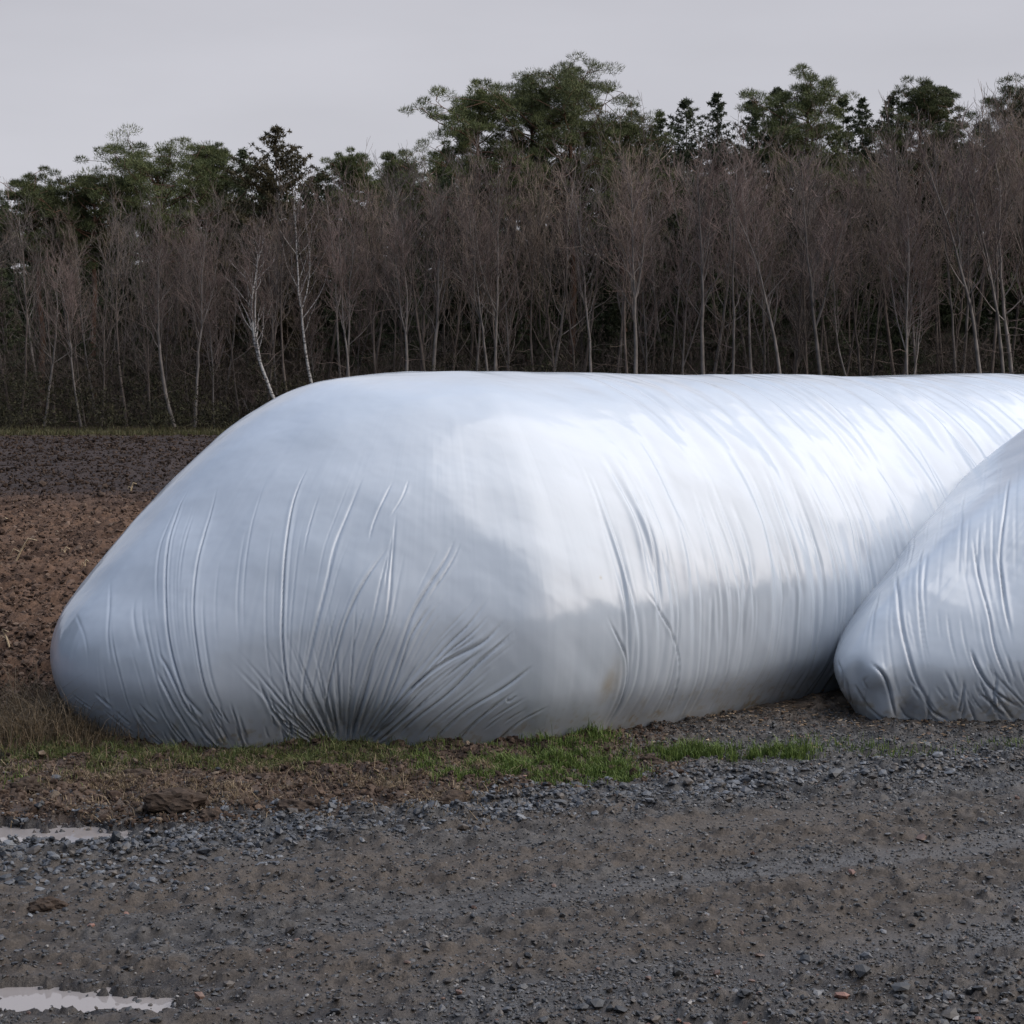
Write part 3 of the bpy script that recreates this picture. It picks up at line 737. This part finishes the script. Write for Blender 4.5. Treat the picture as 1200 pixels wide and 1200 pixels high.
def spruce_tree(seed, H, width):
    rs = np.random.default_rng(seed); tr = Tubes()
    tr.add(np.array([[0, 0, -.15], [rs.normal(0, .05), 0, H * .5], [0, 0, H]]), np.array([.12, .07, .01]), 6)
    VV, FF, n = [], [], 0
    zz = .5; C, Rd = [], []
    while zz < H - .1:
        g = zz / H; Lb = width * .5 * (1 - g) ** .8 * rs.uniform(.8, 1.15) + .1
        for q in range(7 if g < .8 else 5):
            az = rs.uniform(0, 6.28); L1 = Lb * rs.uniform(.7, 1.2)
            dz = .25 if g > .75 else -.12
            m = max(2, int(L1 / .22))
            for j in range(1, m + 1):
                u = j / m; C.append([math.cos(az) * L1 * u, math.sin(az) * L1 * u, zz + dz * L1 * u + .18 * L1 * u * u]); Rd.append((.10 + .10 * (1 - u)) * (1 - .45 * g))
        zz += rs.uniform(.26, .4) * (1 if g < .7 else .75)
    C.append([0, 0, H]); Rd.append(.1)
    V, F = needles(np.array(C), 30, np.array(Rd) * 1.15, .15, .026, rs, up=.1, flat=.6, grav=.15)
    return tr.mesh("trunk"), fast_mesh("crown", V, F, smooth=False)
def place(name, meshes, mats, loc, rz=0, sc=1.0, label=None, cat="tree", group=None):
    r = empty(name, loc, rz); r.scale = (sc, sc, sc)
    for nm_, me, mt in zip(("trunk", "crown"), meshes, mats):
        c = bpy.data.objects.new(nm_, me); col.objects.link(c)
        if not me.materials: me.materials.append(mt)
        c.parent = r
    tag(r, label, cat, group)
    return r
def gz1(y): return 0.25 + 0.02 * max(0, y - 62)

# distinct bare trees of the front row: (column at the foot, distance, top column, top row, trunk radius, kind, forked, stems, bow, label)
FRONT = [
 (95, 63.0, 66, 300, .05, 'grey', None, 1, .0, "thin grey bare tree leaning left near the left edge of the wood, over the field"),
 (205, 62.6, 190, 262, .085, 'grey', None, 1, -.15, "pale grey bare trunk straight behind the ploughed field, left of the bag's ridge"),
 (228, 63.1, 240, 250, .06, 'grey', .55, 1, .0, "slim grey bare tree standing close on the right of a thicker pale trunk"),
 (300, 63.6, 288, 440, .03, 'grey', None, 1, .05, "short thin bare stem at the foot of the wood just left of the white birch"),
 (341, 62.4, 306, 255, .085, 'birch', .34, 1, -.28, "white barked birch with a forked top, brightest trunk in the wood"),
 (378, 62.9, 345, 215, .075, 'birch', .5, 1, -.12, "second pale birch, taller and right of the brightest white birch"),
 (412, 63.2, 400, 262, .06, 'grey', .5, 1, .0, "bare tree with a pale straight trunk third to the right of the white birch"),
 (478, 63.1, 472, 235, .08, 'grey', None, 1, .0, "straight grey bare tree rising behind the left end of the bag's flat top"),
 (503, 63.6, 508, 215, .10, 'grey', .6, 1, .05, "thick brownish bare trunk behind the bag's top, left of the tall pine"),
 (578, 62.7, 560, 185, .075, 'grey', .45, 2, .0, "pair of grey stems from one foot below the big pine crown"),
 (698, 62.9, 675, 215, .065, 'grey', .5, 1, .0, "slender bare tree behind the bag, right below the round shoulder of the big pine"),
 (745, 62.5, 738, 190, .10, 'grey', .55, 1, .0, "sturdy pale bare trunk rising behind the middle of the bag's top"),
 (825, 62.7, 818, 172, .095, 'grey', .6, 1, .0, "straight pale bare tree right of the sturdy middle trunk"),
 (858, 63.5, 855, 190, .07, 'grey', None, 1, .0, "thin brown bare tree between a straight pale one and a bowed one"),
 (920, 62.4, 860, 215, .085, 'grey', .62, 1, .12, "bare tree leaning and bowed to the left behind the bag"),
 (970, 62.5, 945, 180, .095, 'grey', .42, 1, -.05, "bare tree whose trunk forks low into a wide V"),
 (1012, 62.8, 975, 250, .045, 'grey', None, 1, -.15, "thin crooked bare stem leaning left beside the low forked tree"),
 (1062, 62.5, 1050, 215, .07, 'grey', .4, 3, .0, "clump of three pale stems from one foot, right of the crooked stem"),
 (1155, 62.4, 1085, 165, .095, 'grey', .5, 1, .15, "large bare tree with a bowed trunk leaning left near the right edge"),
 (1182, 63.2, 1120, 140, .08, 'grey', .55, 1, .1, "tall bare tree leaning left, last big trunk before the right edge"),
]
for i, (fx, y, tx, ty, br, kind, fork, stems, bow, lab) in enumerate(FRONT):
    x = at_d(fx, y); H = (z_at(ty + 22, y) - gz1(y)) / .985
    ms = bare_tree(100 + i, H, (at_d(tx, y) - x, 0), fork, br, .42, .62, stems, bow * 3)
    place("birch_tree" if kind == 'birch' else "bare_tree", ms, (BIRCH if kind == 'birch' else BARK_GREY, TWIG), (x, y, gz1(y)), 0, 1, lab, "tree", "bare trees at the edge of the wood")

def top_row(px):                                   # how high the bare tops reach along the wood
    return float(np.interp(px, [-150, 0, 150, 300, 420, 520, 640, 900, 1000, 1100, 1200, 1400], [250, 245, 240, 238, 215, 185, 172, 178, 178, 150, 130, 130]))
protos = []
for i in range(12):
    protos.append(bare_tree(300 + i, 9.0, (random.uniform(-1.1, 1.1), 0), None, random.uniform(.045, .085), random.uniform(.15, .6), random.uniform(.5, .8), 1, random.uniform(-.3, .3)))
cnt = 0
for row, (y0, dx) in enumerate([(64.0, 1.05), (66.2, 1.15), (68.8, 1.2), (72, 1.5)]):
    w = y0 * 0.36; x = -w
    while x < w:
        y = y0 + random.uniform(-.9, .9)
        px = 600 + x / y * F_PX
        tgt = top_row(px) + max(12, random.gauss(36, 24)) - (6 if row > 1 else 0)
        sc_ = (z_at(tgt, y) - gz1(y)) / 9.0
        k = random.randrange(12)
        if sc_ > .3:
            place("bare_tree", protos[k], (BARK_DARK if k % 3 else BARK_GREY, (TWIG, TWIG2, TWIG3)[k % 3]), (x, y, gz1(y)), random.choice((0, math.pi)) + random.uniform(-.3, .3), sc_,
                  "slim leafless tree among the many in the brown thicket of the wood", "tree", "leafless trees crowding the wood"); cnt += 1
        x += dx * random.uniform(.6, 1.4)

# pines above the bare tops: column, row of the top, crown width in photo pixels, distance
PINES = [(50, 206, 78, 74, "small dark pine crown at the far left, lowest of the pines on the skyline"),
 (112, 196, 85, 73, "dark pine on the left skyline, second from the left edge"),
 (200, 180, 150, 74, "broad bushy green pine crown on the left skyline, widest of that side"),
 (252, 158, 52, 77, "narrow pine top poking up just right of the broad bushy left pine"),
 (412, 166, 60, 76, "loose pine top standing between the left pines and the big pine"),
 (475, 168, 70, 79, "low rounded pine top left of the big pine, half hidden by twigs"),
 (562, 92, 95, 72, "left crown of the big pine group in the middle of the skyline"),
 (612, 84, 80, 74, "middle crown of the big pine group, squeezed between two others"),
 (668, 68, 150, 72, "tallest pine in the wood, its wide crown stepping down to the right"),
 (730, 128, 110, 74, "low right shoulder pine of the big group, crown sloping down"),
 (945, 84, 105, 76, "tall pine with a knobbly top rising over the spruces at the right"),
 (1072, 86, 70, 77, "pine with a narrow pointed green top left of the right hand bare trees"),
 (1196, 92, 80, 76, "pine crown cut off by the right edge of the picture")]
for i, (px, py, wpx, y, lab) in enumerate(PINES):
    py += 12; H = z_at(py, y) - gz1(y)
    vis = (z_at(py, y) - z_at(min(py + wpx * 1.0 + 40, 300), y)) / H
    ms = pine_tree(500 + i, H, wpx / F_PX * y * 1.35, max(.35, 1 - vis), int(20 + wpx * .16))
    place("pine_tree", ms, (PBARK, PINE), (at_d(px, y), y, gz1(y)), 0, 1, lab, "tree", "pines on the skyline")
SPR = [(326, 150, 105, 73, "spruce with a brownish star shaped top left of the white birch tops"),
 (290, 175, 50, 76, "dark spruce top left of the star shaped spruce"),
 (375, 198, 46, 78, "small spruce tip right of the star shaped spruce"),
 (770, 130, 36, 80, "narrow spruce tip first to the right of the big pine group"),
 (802, 117, 64, 79, "broad dark spruce second to the right of the big pine group"),
 (838, 111, 52, 80, "sharp dark spruce tip right of a broad one, before the knobbly pine"),
 (878, 117, 54, 79, "dark spruce just left of the taller spruce beside the knobbly pine"),
 (906, 104, 50, 78, "tall spruce touching the left side of the knobbly pine"),
 (984, 112, 44, 79, "slim spruce tip first to the right of the knobbly pine"),
 (1006, 116, 40, 80, "slim spruce tip second to the right of the knobbly pine"),
 (1042, 110, 50, 79, "spruce left of the narrow pointed pine top"),
 (1102, 104, 50, 79, "spruce right of the narrow pointed pine, behind bare twigs")]
for i, (px, py, wpx, y, lab) in enumerate(SPR):
    H = z_at(py, y) - gz1(y)
    ms = spruce_tree(600 + i, H, wpx / F_PX * y * 3.2)
    place("spruce_tree", ms, (BARK_DARK, SPRUCE if i else leafmat("brownish_needles", (.03, .028, .014), (.075, .06, .03))), (at_d(px, y), y, gz1(y)), random.uniform(0, 6), 1, lab, "tree", "spruce tops on the skyline")
sp = [spruce_tree(700 + i, 9.0, 4.2) for i in range(5)]
for row, (y0, dx, drop) in enumerate([(69.5, 3.2, 105), (76, 2.0, 55), (82, 1.4, 12), (88, 1.2, 4)]):
    w = y0 * .37; x = -w
    while x < w:
        y = y0 + random.uniform(-1.5, 1.5); px = 600 + x / y * F_PX
        tgt = top_row(px) + drop + random.gauss(0, 14 if row else 34)
        sc_ = (z_at(tgt, y) - gz1(y)) / 9.0
        place("spruce_tree", sp[random.randrange(5)], (BARK_DARK, SPRUCE), (x, y, gz1(y)), random.uniform(0, 6.28), sc_,
              "dark spruce deep in the wood behind the bare trunks", "tree", "dark spruces inside the wood")
        x += dx * random.uniform(.7, 1.3)
for k in range(16):                                            # a last rank closing the low gaps at the left
    px = -60 + 26 * k + random.uniform(-8, 8); y = random.uniform(92, 95)
    place("spruce_tree", sp[k % 5], (BARK_DARK, SPRUCE), (at_d(px, y), y, gz1(y)), random.uniform(0, 6.28), (z_at(238 + random.gauss(0, 6), y) - gz1(y)) / 9.0,
          "dark spruce deep in the wood behind the bare trunks", "tree", "dark spruces inside the wood")
# thicket at the foot of the wood
rs = np.random.default_rng(11)
n = 1500
cx = rs.uniform(-26, 26, n); cy = 61.6 + rs.gamma(1.6, 1.8, n); cz = gz1(64) + rs.uniform(0, 1, n) ** 1.5 * np.clip((cy - 60.8) * .7, .15, 2.4) * (.5 + fbm(cx * .3, cy * .3, 3, 4))
V, F = needles(np.stack([cx, cy, cz], 1), 45, .38, .14, .022, rs, up=.5, flat=.8)
me = fast_mesh("undergrowth", V, F, smooth=False)
cc = np.array([.045, .037, .022]) * (1 - 0.9 * rs.random((len(V) // 3, 1))) + np.array([.05, .055, .022]) * rs.random((len(V) // 3, 1)) * .6
vcol(me, np.repeat(cc, 3, 0))
tag(obj("undergrowth", me, tinted("undergrowth_leaves", rough=.9, var=.3, scale=2, bump=0)), kind='stuff')
# leafless brush filling the gaps between the trunks
n = 4200
cx = rs.uniform(-32, 32, n); cy = 63.2 + rs.gamma(2.0, 2.6, n); hh = (1.2 + 4.2 * fbm(cx * .35, cy * .3, 3, 24))
cz = gz1(64) + rs.uniform(0, 1, n) ** 1.1 * hh
V, F = needles(np.stack([cx, cy, cz], 1), 34, .62, .42, .0075, rs, up=1.0, flat=1.0)
me = fast_mesh("brushwood", V, F, smooth=False)
g_ = rs.random((len(V) // 3, 1)); cc = np.array([.060, .045, .036]) * (1 - g_) + np.array([.14, .11, .09]) * g_
vcol(me, np.repeat(cc, 3, 0))
tag(obj("brushwood", me, tinted("brush_twigs", rough=.9, var=.25, scale=2, bump=0)), kind='stuff')
# rough dead grass on the field margin
n = 26000
bx_, by_ = rs.uniform(-24, 24, n), 58.4 + rs.uniform(0, 3.4, n)
def blades(x, y, z, h, w, lean, rs, colA, colB):
    n = len(x); az = rs.uniform(0, 6.283, n); l = rs.uniform(.1, 1, n) * lean * h
    a2 = rs.uniform(0, 6.283, n); sx, sy = np.cos(a2) * w, np.sin(a2) * w
    dx, dy = np.cos(az) * l, np.sin(az) * l
    p0 = np.stack([x - sx, y - sy, z - .01], 1); p1 = np.stack([x + sx, y + sy, z - .01], 1)
    p2 = np.stack([x + dx * .35 + sx * .7, y + dy * .35 + sy * .7, z + h * .6], 1); p3 = np.stack([x + dx * .35 - sx * .7, y + dy * .35 - sy * .7, z + h * .6], 1)
    p4 = np.stack([x + dx, y + dy, z + h * (1 - .35 * rs.random(n) * lean)], 1)
    V = np.stack([p0, p1, p2, p3, p4], 1).reshape(-1, 3); b = np.arange(n)[:, None] * 5
    k = rs.random((n, 1)); c = np.array(colA) * (1 - k) + np.array(colB) * k
    return V, [b + np.array([0, 1, 2, 3]), b + np.array([3, 2, 4])], np.repeat(c, 5, 0)
GRASS_M = tinted("grass_blades", rough=.6, var=.2, scale=30, bump=0, spec=.3)
def grass_obj(name, x, y, h, w, lean, colA, colB):
    V, F, c = blades(x, y, ground_z(x, y), h, w, lean, rs, colA, colB)
    me = fast_mesh(name, V, F, smooth=False); vcol(me, c)
    return tag(obj(name, me, GRASS_M), kind='stuff')
grass_obj("field_margin_grass", bx_, by_, rs.uniform(.08, .3, n), .012, .8, (.085, .07, .035), (.06, .065, .022))

# ------------------------------------------------------------------ a wood behind the viewer, mirrored darkly in the film
VV = []
Vb = np.array([v.co[:] for v in sp[0][1].vertices]); 
sub = np.arange(len(Vb) // 3); sub = sub[::3]
Vb = Vb.reshape(-1, 3, 3)[sub]; cen = Vb.mean(1, keepdims=True); Vb = (cen + (Vb - cen) * 3.4).reshape(-1, 3)
for k in range(110):
    az = R(38 + 284 * (k + random.random() * .8) / 110); d = random.uniform(54, 60)
    s_ = random.uniform(1.1, 1.8); a = random.uniform(0, 6.28)
    ca, sa = math.cos(a) * s_ * 1.2, math.sin(a) * s_ * 1.2
    W = np.stack([Vb[:, 0] * ca - Vb[:, 1] * sa + math.sin(az) * d, Vb[:, 0] * sa + Vb[:, 1] * ca + math.cos(az) * d, Vb[:, 2] * s_], 1)
    VV.append(W)
W = np.concatenate(VV)
me = fast_mesh("distant_wood", W, np.arange(len(W)).reshape(-1, 3), smooth=False)
tag(obj("distant_wood", me, SPRUCE), kind='stuff')

# ------------------------------------------------------------------ loose stones, soil and litter
import bmesh
_b = bmesh.new(); bmesh.ops.create_icosphere(_b, subdivisions=1, radius=1.0)
ICO_V = np.array([v.co[:] for v in _b.verts]); ICO_F = np.array([[v.index for v in f.verts] for f in _b.faces]); _b.free()
def stones(x, y, r, rs, flat=(.45, .9), sink=.25, z=None):
    n = len(x); k = len(ICO_V)
    q = rs.normal(0, 1, (n, 3, 3)); q, _ = np.linalg.qr(q)
    sc3 = np.stack([rs.uniform(.7, 1.35, n), rs.uniform(.6, 1.1, n), rs.uniform(.45, .9, n)], 1)
    V = ICO_V[None] * (1 + rs.normal(0, .16, (n, k, 1)))
    V = V * sc3[:, None]; V = np.einsum('nij,nkj->nki', q, V)
    V[..., 2] *= rs.uniform(*flat, n)[:, None]
    V *= r[:, None, None]
    zz = ground_z(x, y) if z is None else z
    V += np.stack([x, y, zz + r * (.5 - sink)], 1)[:, None]
    F = ICO_F[None] + (np.arange(n) * k)[:, None, None]
    return V.reshape(-1, 3), F.reshape(-1, 3), k
def pal(n, rs, cols, w):
    c = np.array(cols)[rs.choice(len(cols), n, p=np.array(w) / sum(w))]; return c * rs.uniform(.7, 1.25, (n, 1))
GREYS = [(.026, .026, .027), (.048, .048, .049), (.090, .090, .094), (.060, .050, .042), (.20, .19, .18), (.10, .058, .042)]
STONE_M = tinted("crushed_stone", rough=.5, var=.25, scale=140, bump=.3, bdist=.003, spec=.5)
def inview(x, y, m=0.1): return np.abs(x) < .31 * y + m
# fine gravel over the whole road, thicker in bands
n = 190000
x = rs.uniform(-3, 3.4, n); y = 4.35 + 4.6 * rs.random(n)
along = y - 0.36 * x
dens = .75 + .9 * sstep(.50, .64, fbm(x * 1.1, along * 3.0, 4, 101)) + .9 * sstep(5.25, 4.6, y) * sstep(-.8, .6, x) + .7 * sstep(.2, .9, x) * sstep(6.4, 7.2, y)
dens += 1.2 * np.exp(-((y - (GRAV_Y(x) - .18)) / .3) ** 2)
rutd = np.exp(-((along - 5.62) / .12) ** 2) + np.exp(-((along - 6.35) / .14) ** 2)
dens *= 1 - .6 * np.clip(rutd, 0, 1)
dens *= (1 - .93 * pud_mask(x, y)) * (1 - .8 * sstep(GRAV_Y(x) + .05, GRAV_Y(x) + .3, y) * (x < .5))
k = (rs.random(n) < dens * .55) & inview(x, y); x, y = x[k], y[k]
r = rs.gamma(2.6, .0013, len(x)) + .0014
V, F, kk = stones(x, y, r, rs)
me = fast_mesh("gravel", V, F, smooth=False); vcol(me, np.repeat(pal(len(x), rs, GREYS, [4, 5, 2.2, 4, .35, .25]), kk, 0))
tag(obj("gravel", me, STONE_M), kind='stuff')
# the coarse broken stone heaped along the road edge
n = 17000
x = rs.uniform(-3, 3.2, n); y = GRAV_Y(x) - .12 + rs.normal(0, 1, n) * (.13 + .20 * sstep(0, -1.8, x)) - .22 * sstep(0, -1.8, x)
pr = (.35 + .9 * sstep(.45, .6, fbm(x * 2.2, y * 3, 3, 131))) * (1 - .55 * sstep(.6, 1.6, x)) * (1 - pud_mask(x, y))
k = (rs.random(n) < pr) & inview(x, y) & (pud_mask(x, y) < .15); x, y = x[k], y[k]
r = rs.gamma(3.0, .0027, len(x)) + .003
V, F, kk = stones(x, y, r, rs, sink=.3)
me = fast_mesh("crushed_stone", V, F, smooth=False); vcol(me, np.repeat(pal(len(x), rs, [(.032, .034, .038), (.060, .063, .070), (.12, .126, .136), (.07, .058, .048)], [4, 5, 2.5, 2]), kk, 0))
tag(obj("crushed_stone", me, STONE_M), kind='stuff')
# scattered bigger pebbles at the bottom right and over the road
n = 2600
x = rs.uniform(-2, 2, n); y = 4.4 + rs.random(n) ** 1.6 * 3.0
pr = .12 + .9 * sstep(5.0, 4.6, y) * sstep(-.3, .5, x)
k = (rs.random(n) < pr) & inview(x, y) & (pud_mask(x, y) < .2); x, y = x[k], y[k]
r = rs.gamma(3, .0028, len(x)) + .004
V, F, kk = stones(x, y, r, rs, sink=.15)
me = fast_mesh("pebbles", V, F, smooth=False); vcol(me, np.repeat(pal(len(x), rs, GREYS + [(.32, .30, .28), (.17, .085, .06)], [4, 5, 3, 4, .6, .4, .25, .5]), kk, 0))
tag(obj("pebbles", me, STONE_M), kind='stuff')
# crumbled soil on the verge and over the ploughed field
SOIL_M = tinted("soil_crumbs", rough=.95, var=.4, scale=60, bump=.6, bdist=.008, spec=.15)
n = 60000
x = rs.uniform(-3, 1.0, n); y = GRAV_Y(x) + .0 + rs.random(n) * 2.2
k = (y < 8.7) & inview(x, y) & (rs.random(n) < 1 - sstep(.2, 1.0, x)) & (pud_mask(x, y) < .3); x1, y1 = x[k], y[k]; r1 = rs.gamma(2.2, .0024, len(x1)) + .0015
n = 110000
y = 8.5 + 50 * rs.random(n) ** 2.2; x = -rs.uniform(.10, .36, n) * y
x2, y2 = x, y; r2 = (rs.gamma(1.7, .0040, n) + .0022) * (.7 + y / 26)
x_, y_, r_ = np.r_[x1, x2], np.r_[y1, y2], np.r_[r1, r2]
r_ = r_ * 1.0
V, F, kk = stones(x_, y_, r_, rs, flat=(.6, 1), sink=.3)
far_ = (1 - .55 * sstep(23, 28, y2 + 3 * (fbm(x2 * .3, y2 * .3, 3, 12) - .5)))[:, None] * np.array([.85, .85, .85])
cs = np.vstack([pal(len(x1), rs, [(.05, .034, .026), (.10, .07, .052), (.15, .115, .085)], [3, 4, 1]), pal(len(x2), rs, [(.055, .036, .027), (.12, .080, .059), (.17, .12, .09)], [3, 4, 1.5]) * far_])
me = fast_mesh("soil_crumbs", V, F, smooth=False); vcol(me, np.repeat(cs, kk, 0))
tag(obj("soil_crumbs", me, SOIL_M), kind='stuff')

# stones standing out of the puddles
xx, yy, rr_ = [], [], []
for c_, rx, ry in PUD[:2]:
    for k in range(34):
        a = random.uniform(0, 6.28); q = random.uniform(.55, 1.1); xx.append(c_.x + rx * q * math.cos(a)); yy.append(c_.y + ry * q * math.sin(a)); rr_.append(random.uniform(.005, .013))
V, F, kk = stones(np.array(xx), np.array(yy), np.array(rr_), rs, z=np.full(len(xx), WATER_Z - .002))
me = fast_mesh("pebbles", V, F, smooth=False); vcol(me, np.repeat(pal(len(xx), rs, GREYS[:4], [4, 4, 1, 3]), kk, 0))
tag(obj("pebbles", me, STONE_M), kind='stuff')

# single clods of earth one can point at
CLODS = [(205, 958, .075, "largest flat dark clod of earth lying beside the left puddle"), (243, 962, .045, "round dark clod just right of the large flat one"),
 (345, 957, .05, "brown clod of earth on the stony strip below the bag's left end"), (365, 953, .035, "small brown clod touching a larger one on the stony strip"),
 (532, 944, .055, "dark clod of earth at the edge of the road below the middle of the bag"), (458, 950, .045, "low dark clod left of the one at the road edge below the bag's middle"),
 (160, 912, .05, "dark clod of earth in front of the bag's far left end"), (30, 932, .05, "dark clod near the left picture edge, between two puddles"),
 (420, 899, .04, "small dark clod close to where the bag's folds gather"), (58, 1067, .045, "single dark lump out on the gravel road at the left"),
 (300, 918, .04, "brown clod on the bare earth below the bag's left end"), (640, 905, .045, "dark clod in the green grass at the bag's corner"),
 (762, 893, .04, "dark clod between the two green patches of grass")]
def clod(seed, r):
    b_ = bmesh.new(); bmesh.ops.create_icosphere(b_, subdivisions=4, radius=1.0)
    P = np.array([v.co[:] for v in b_.verts])
    d = 1 + .9 * (fbm(P[:, 0] * 1.6 + seed * 3, P[:, 1] * 1.6 + P[:, 2] * 1.1, 2, seed) - .5) + .5 * (fbm(P[:, 0] * 4 + P[:, 2] * 3.3 + seed, P[:, 1] * 4 - P[:, 2] * 2.7, 3, seed + 5) - .5)
    P = P * d[:, None] * np.array([1.35, .9, .62]) * r * 1.15
    for v, p in zip(b_.verts, P): v.co = p
    me = bpy.data.meshes.new("soil_clod"); b_.to_mesh(me); b_.free()
    g = fbm(P[:, 0] * 90, P[:, 1] * 90 + P[:, 2] * 90, 3, seed)[:, None]
    vcol(me, np.array([.035, .026, .02]) * (1 - g) + np.array([.085, .062, .048]) * g)
    for p in me.polygons: p.use_smooth = False
    return me
for i, (px, py, r, lab) in enumerate(CLODS):
    p = at(px, py); o = obj("soil_clod", clod(40 + i, r * .95), SOIL_M)
    o.location = (p.x, p.y, float(ground_z(p.x, p.y)[0]) + r * .08); o.rotation_euler = (0, 0, random.uniform(-.6, .6))
    tag(o, lab, "clod of earth", "clods of earth along the road edge")

# maize stalk ends left in the ploughed soil
STALK_M = noisy("dry_stalk", (.34, .25, .15), (.52, .41, .27), scale=30, rough=.8)
for i, (px, py, ln, tilt, az, lab) in enumerate([
 (16, 668, .50, .55, .1, "longest pale stalk end, leaning with a bent tip, at the left of the field"),
 (73, 632, .16, 1.1, 2.6, "tiny pale stalk end in the field right of the long leaning one"),
 (74, 657, .2, .8, 1.2, "upright pale stub in the field just below a tiny one"),
 (98, 672, .16, .3, .5, "small yellowish stub in the field near the slope of the bag"),
 (13, 776, .24, .5, 2.6, "stalk end with a broken leaf low in the field, nearest to the road"),
 (19, 618, .3, 1.2, 2.7, "slanting pale stalk in the field above the longest one"),
 (152, 582, .3, .4, .4, "faint stalk in the upper brown field closest to the bag")]):
    p = at(px, py); tb = Tubes(); ln *= .55; w_ = .006 * p.y / 14 + .003
    d = np.array([math.cos(az) * math.sin(tilt), .2 * math.sin(az), math.cos(tilt)])
    P = np.array([[0, 0, -.03], d * ln * .5, d * ln, d * ln + np.array([ln * .3, 0, -.02])]); tb.add(P, np.array([w_, w_, w_ * .8, w_ * .5]), 5)
    tb.add(np.array([d * ln * .45, d * ln * .5 + np.array([-ln * .25, 0, .02]), d * ln * .5 + np.array([-ln * .4, 0, -.06])]), np.array([w_ * .6, w_ * .5, .002]), 4)
    o = obj("maize_stalk", tb.mesh("maize_stalk"), STALK_M); o.location = (p.x, p.y, float(ground_z(p.x, p.y)[0]))
    tag(o, lab, "maize stalk", "maize stalk ends in the ploughed field")

# grass along the foot of the bags
def patch(pts, n, spread):                     # pts: (px, py) centres
    c = np.array([at(*p)[:2] for p in pts]); i = rs.integers(0, len(c), n)
    return c[i, 0] + rs.normal(0, spread[0], n), c[i, 1] + rs.normal(0, spread[1], n)
def clumpy(x, y, th=.5, f=9):
    k = rs.random(len(x)) < sstep(th - .09, th + .09, fbm(x * f, y * f * 1.4, 3, 141)); return x[k], y[k]
GA, GB = (.055, .095, .018), (.14, .185, .045)
x, y = patch([(500 + 12 * i, 892 + (i % 4) * 7) for i in range(20)], 26000, (.07, .10)); x, y = clumpy(x, y, .5, 7)
grass_obj("green_grass", x, y, rs.gamma(4, .0062, len(x)) + .008, .0018, .9, GA, GB)
x, y = patch([(790 + 14 * i, 888 - (i % 3) * 2) for i in range(11)] + [(690, 868), (650, 878), (700, 872)], 8500, (.06, .045)); x, y = clumpy(x, y, .42)
grass_obj("green_grass", x, y, rs.gamma(4, .008, len(x)) + .01, .0021, .7, GA, GB)
x, y = patch([(10 + 22 * i, 884 + (i % 3) * 8) for i in range(22)], 19000, (.09, .10)); x, y = clumpy(x, y, .49, 5)
grass_obj("green_grass", x, y, rs.gamma(3, .008, len(x)) + .008, .0018, 1.1, (.045, .070, .018), (.135, .14, .048))
x, y = patch([(1010, 880), (1060, 884), (960, 872), (740, 885), (1180, 878), (30, 925), (590, 915), (520, 912)], 1400, (.12, .06))
grass_obj("green_grass", x, y, rs.gamma(3, .008, len(x)) + .008, .002, .7, GA, GB)
# dry grass at the far left and along the verge
x, y = patch([(10 + 14 * i, 856 + (i % 2) * 14) for i in range(8)], 5200, (.12, .16)); 
grass_obj("dry_grass", x, y, rs.gamma(4, .028, len(x)) + .02, .0016, 1.3, (.06, .045, .028), (.19, .14, .085))
x, y = patch([(25 + 22 * i, 898 + (i % 6) * 9) for i in range(26)], 19000, (.12, .16)); x, y = clumpy(x, y, .5, 5)
grass_obj("dry_grass", x, y, rs.gamma(3, .007, len(x)) + .005, .002, 2.2, (.09, .065, .04), (.28, .21, .13))
# fallen leaves and chips between the bags
n = 5200
x = rs.uniform(.3, 2.6, n); y = 7.6 + 2.4 * rs.random(n); along = (x * math.sin(AX) - (y - 8.0) * math.cos(AX))
k = (rs.random(n) < .25 + .75 * sstep(8.2, 8.8, y)); x, y = x[k], y[k]; n = len(x)
z = ground_z(x, y) + .004; a = rs.uniform(0, 6.28, n); l = rs.uniform(.006, .018, n); w_ = l * rs.uniform(.3, .7, n); tz = rs.uniform(-.006, .010, n)
V = np.stack([np.stack([x + np.cos(a) * l, y + np.sin(a) * l, z + tz], 1), np.stack([x - np.sin(a) * w_, y + np.cos(a) * w_, z + .003 + 0 * a], 1),
              np.stack([x - np.cos(a) * l, y - np.sin(a) * l, z + np.abs(tz) * .5], 1), np.stack([x + np.sin(a) * w_, y - np.cos(a) * w_, z + 0 * a], 1)], 1).reshape(-1, 3)
me = fast_mesh("fallen_leaves", V, np.arange(n * 4).reshape(-1, 4), smooth=False)
vcol(me, np.repeat(pal(n, rs, [(.14, .09, .05), (.22, .15, .09), (.30, .23, .16), (.09, .06, .045)], [3, 3, 1.2, 3]), 4, 0))
tag(obj("fallen_leaves", me, GRASS_M), kind='stuff')
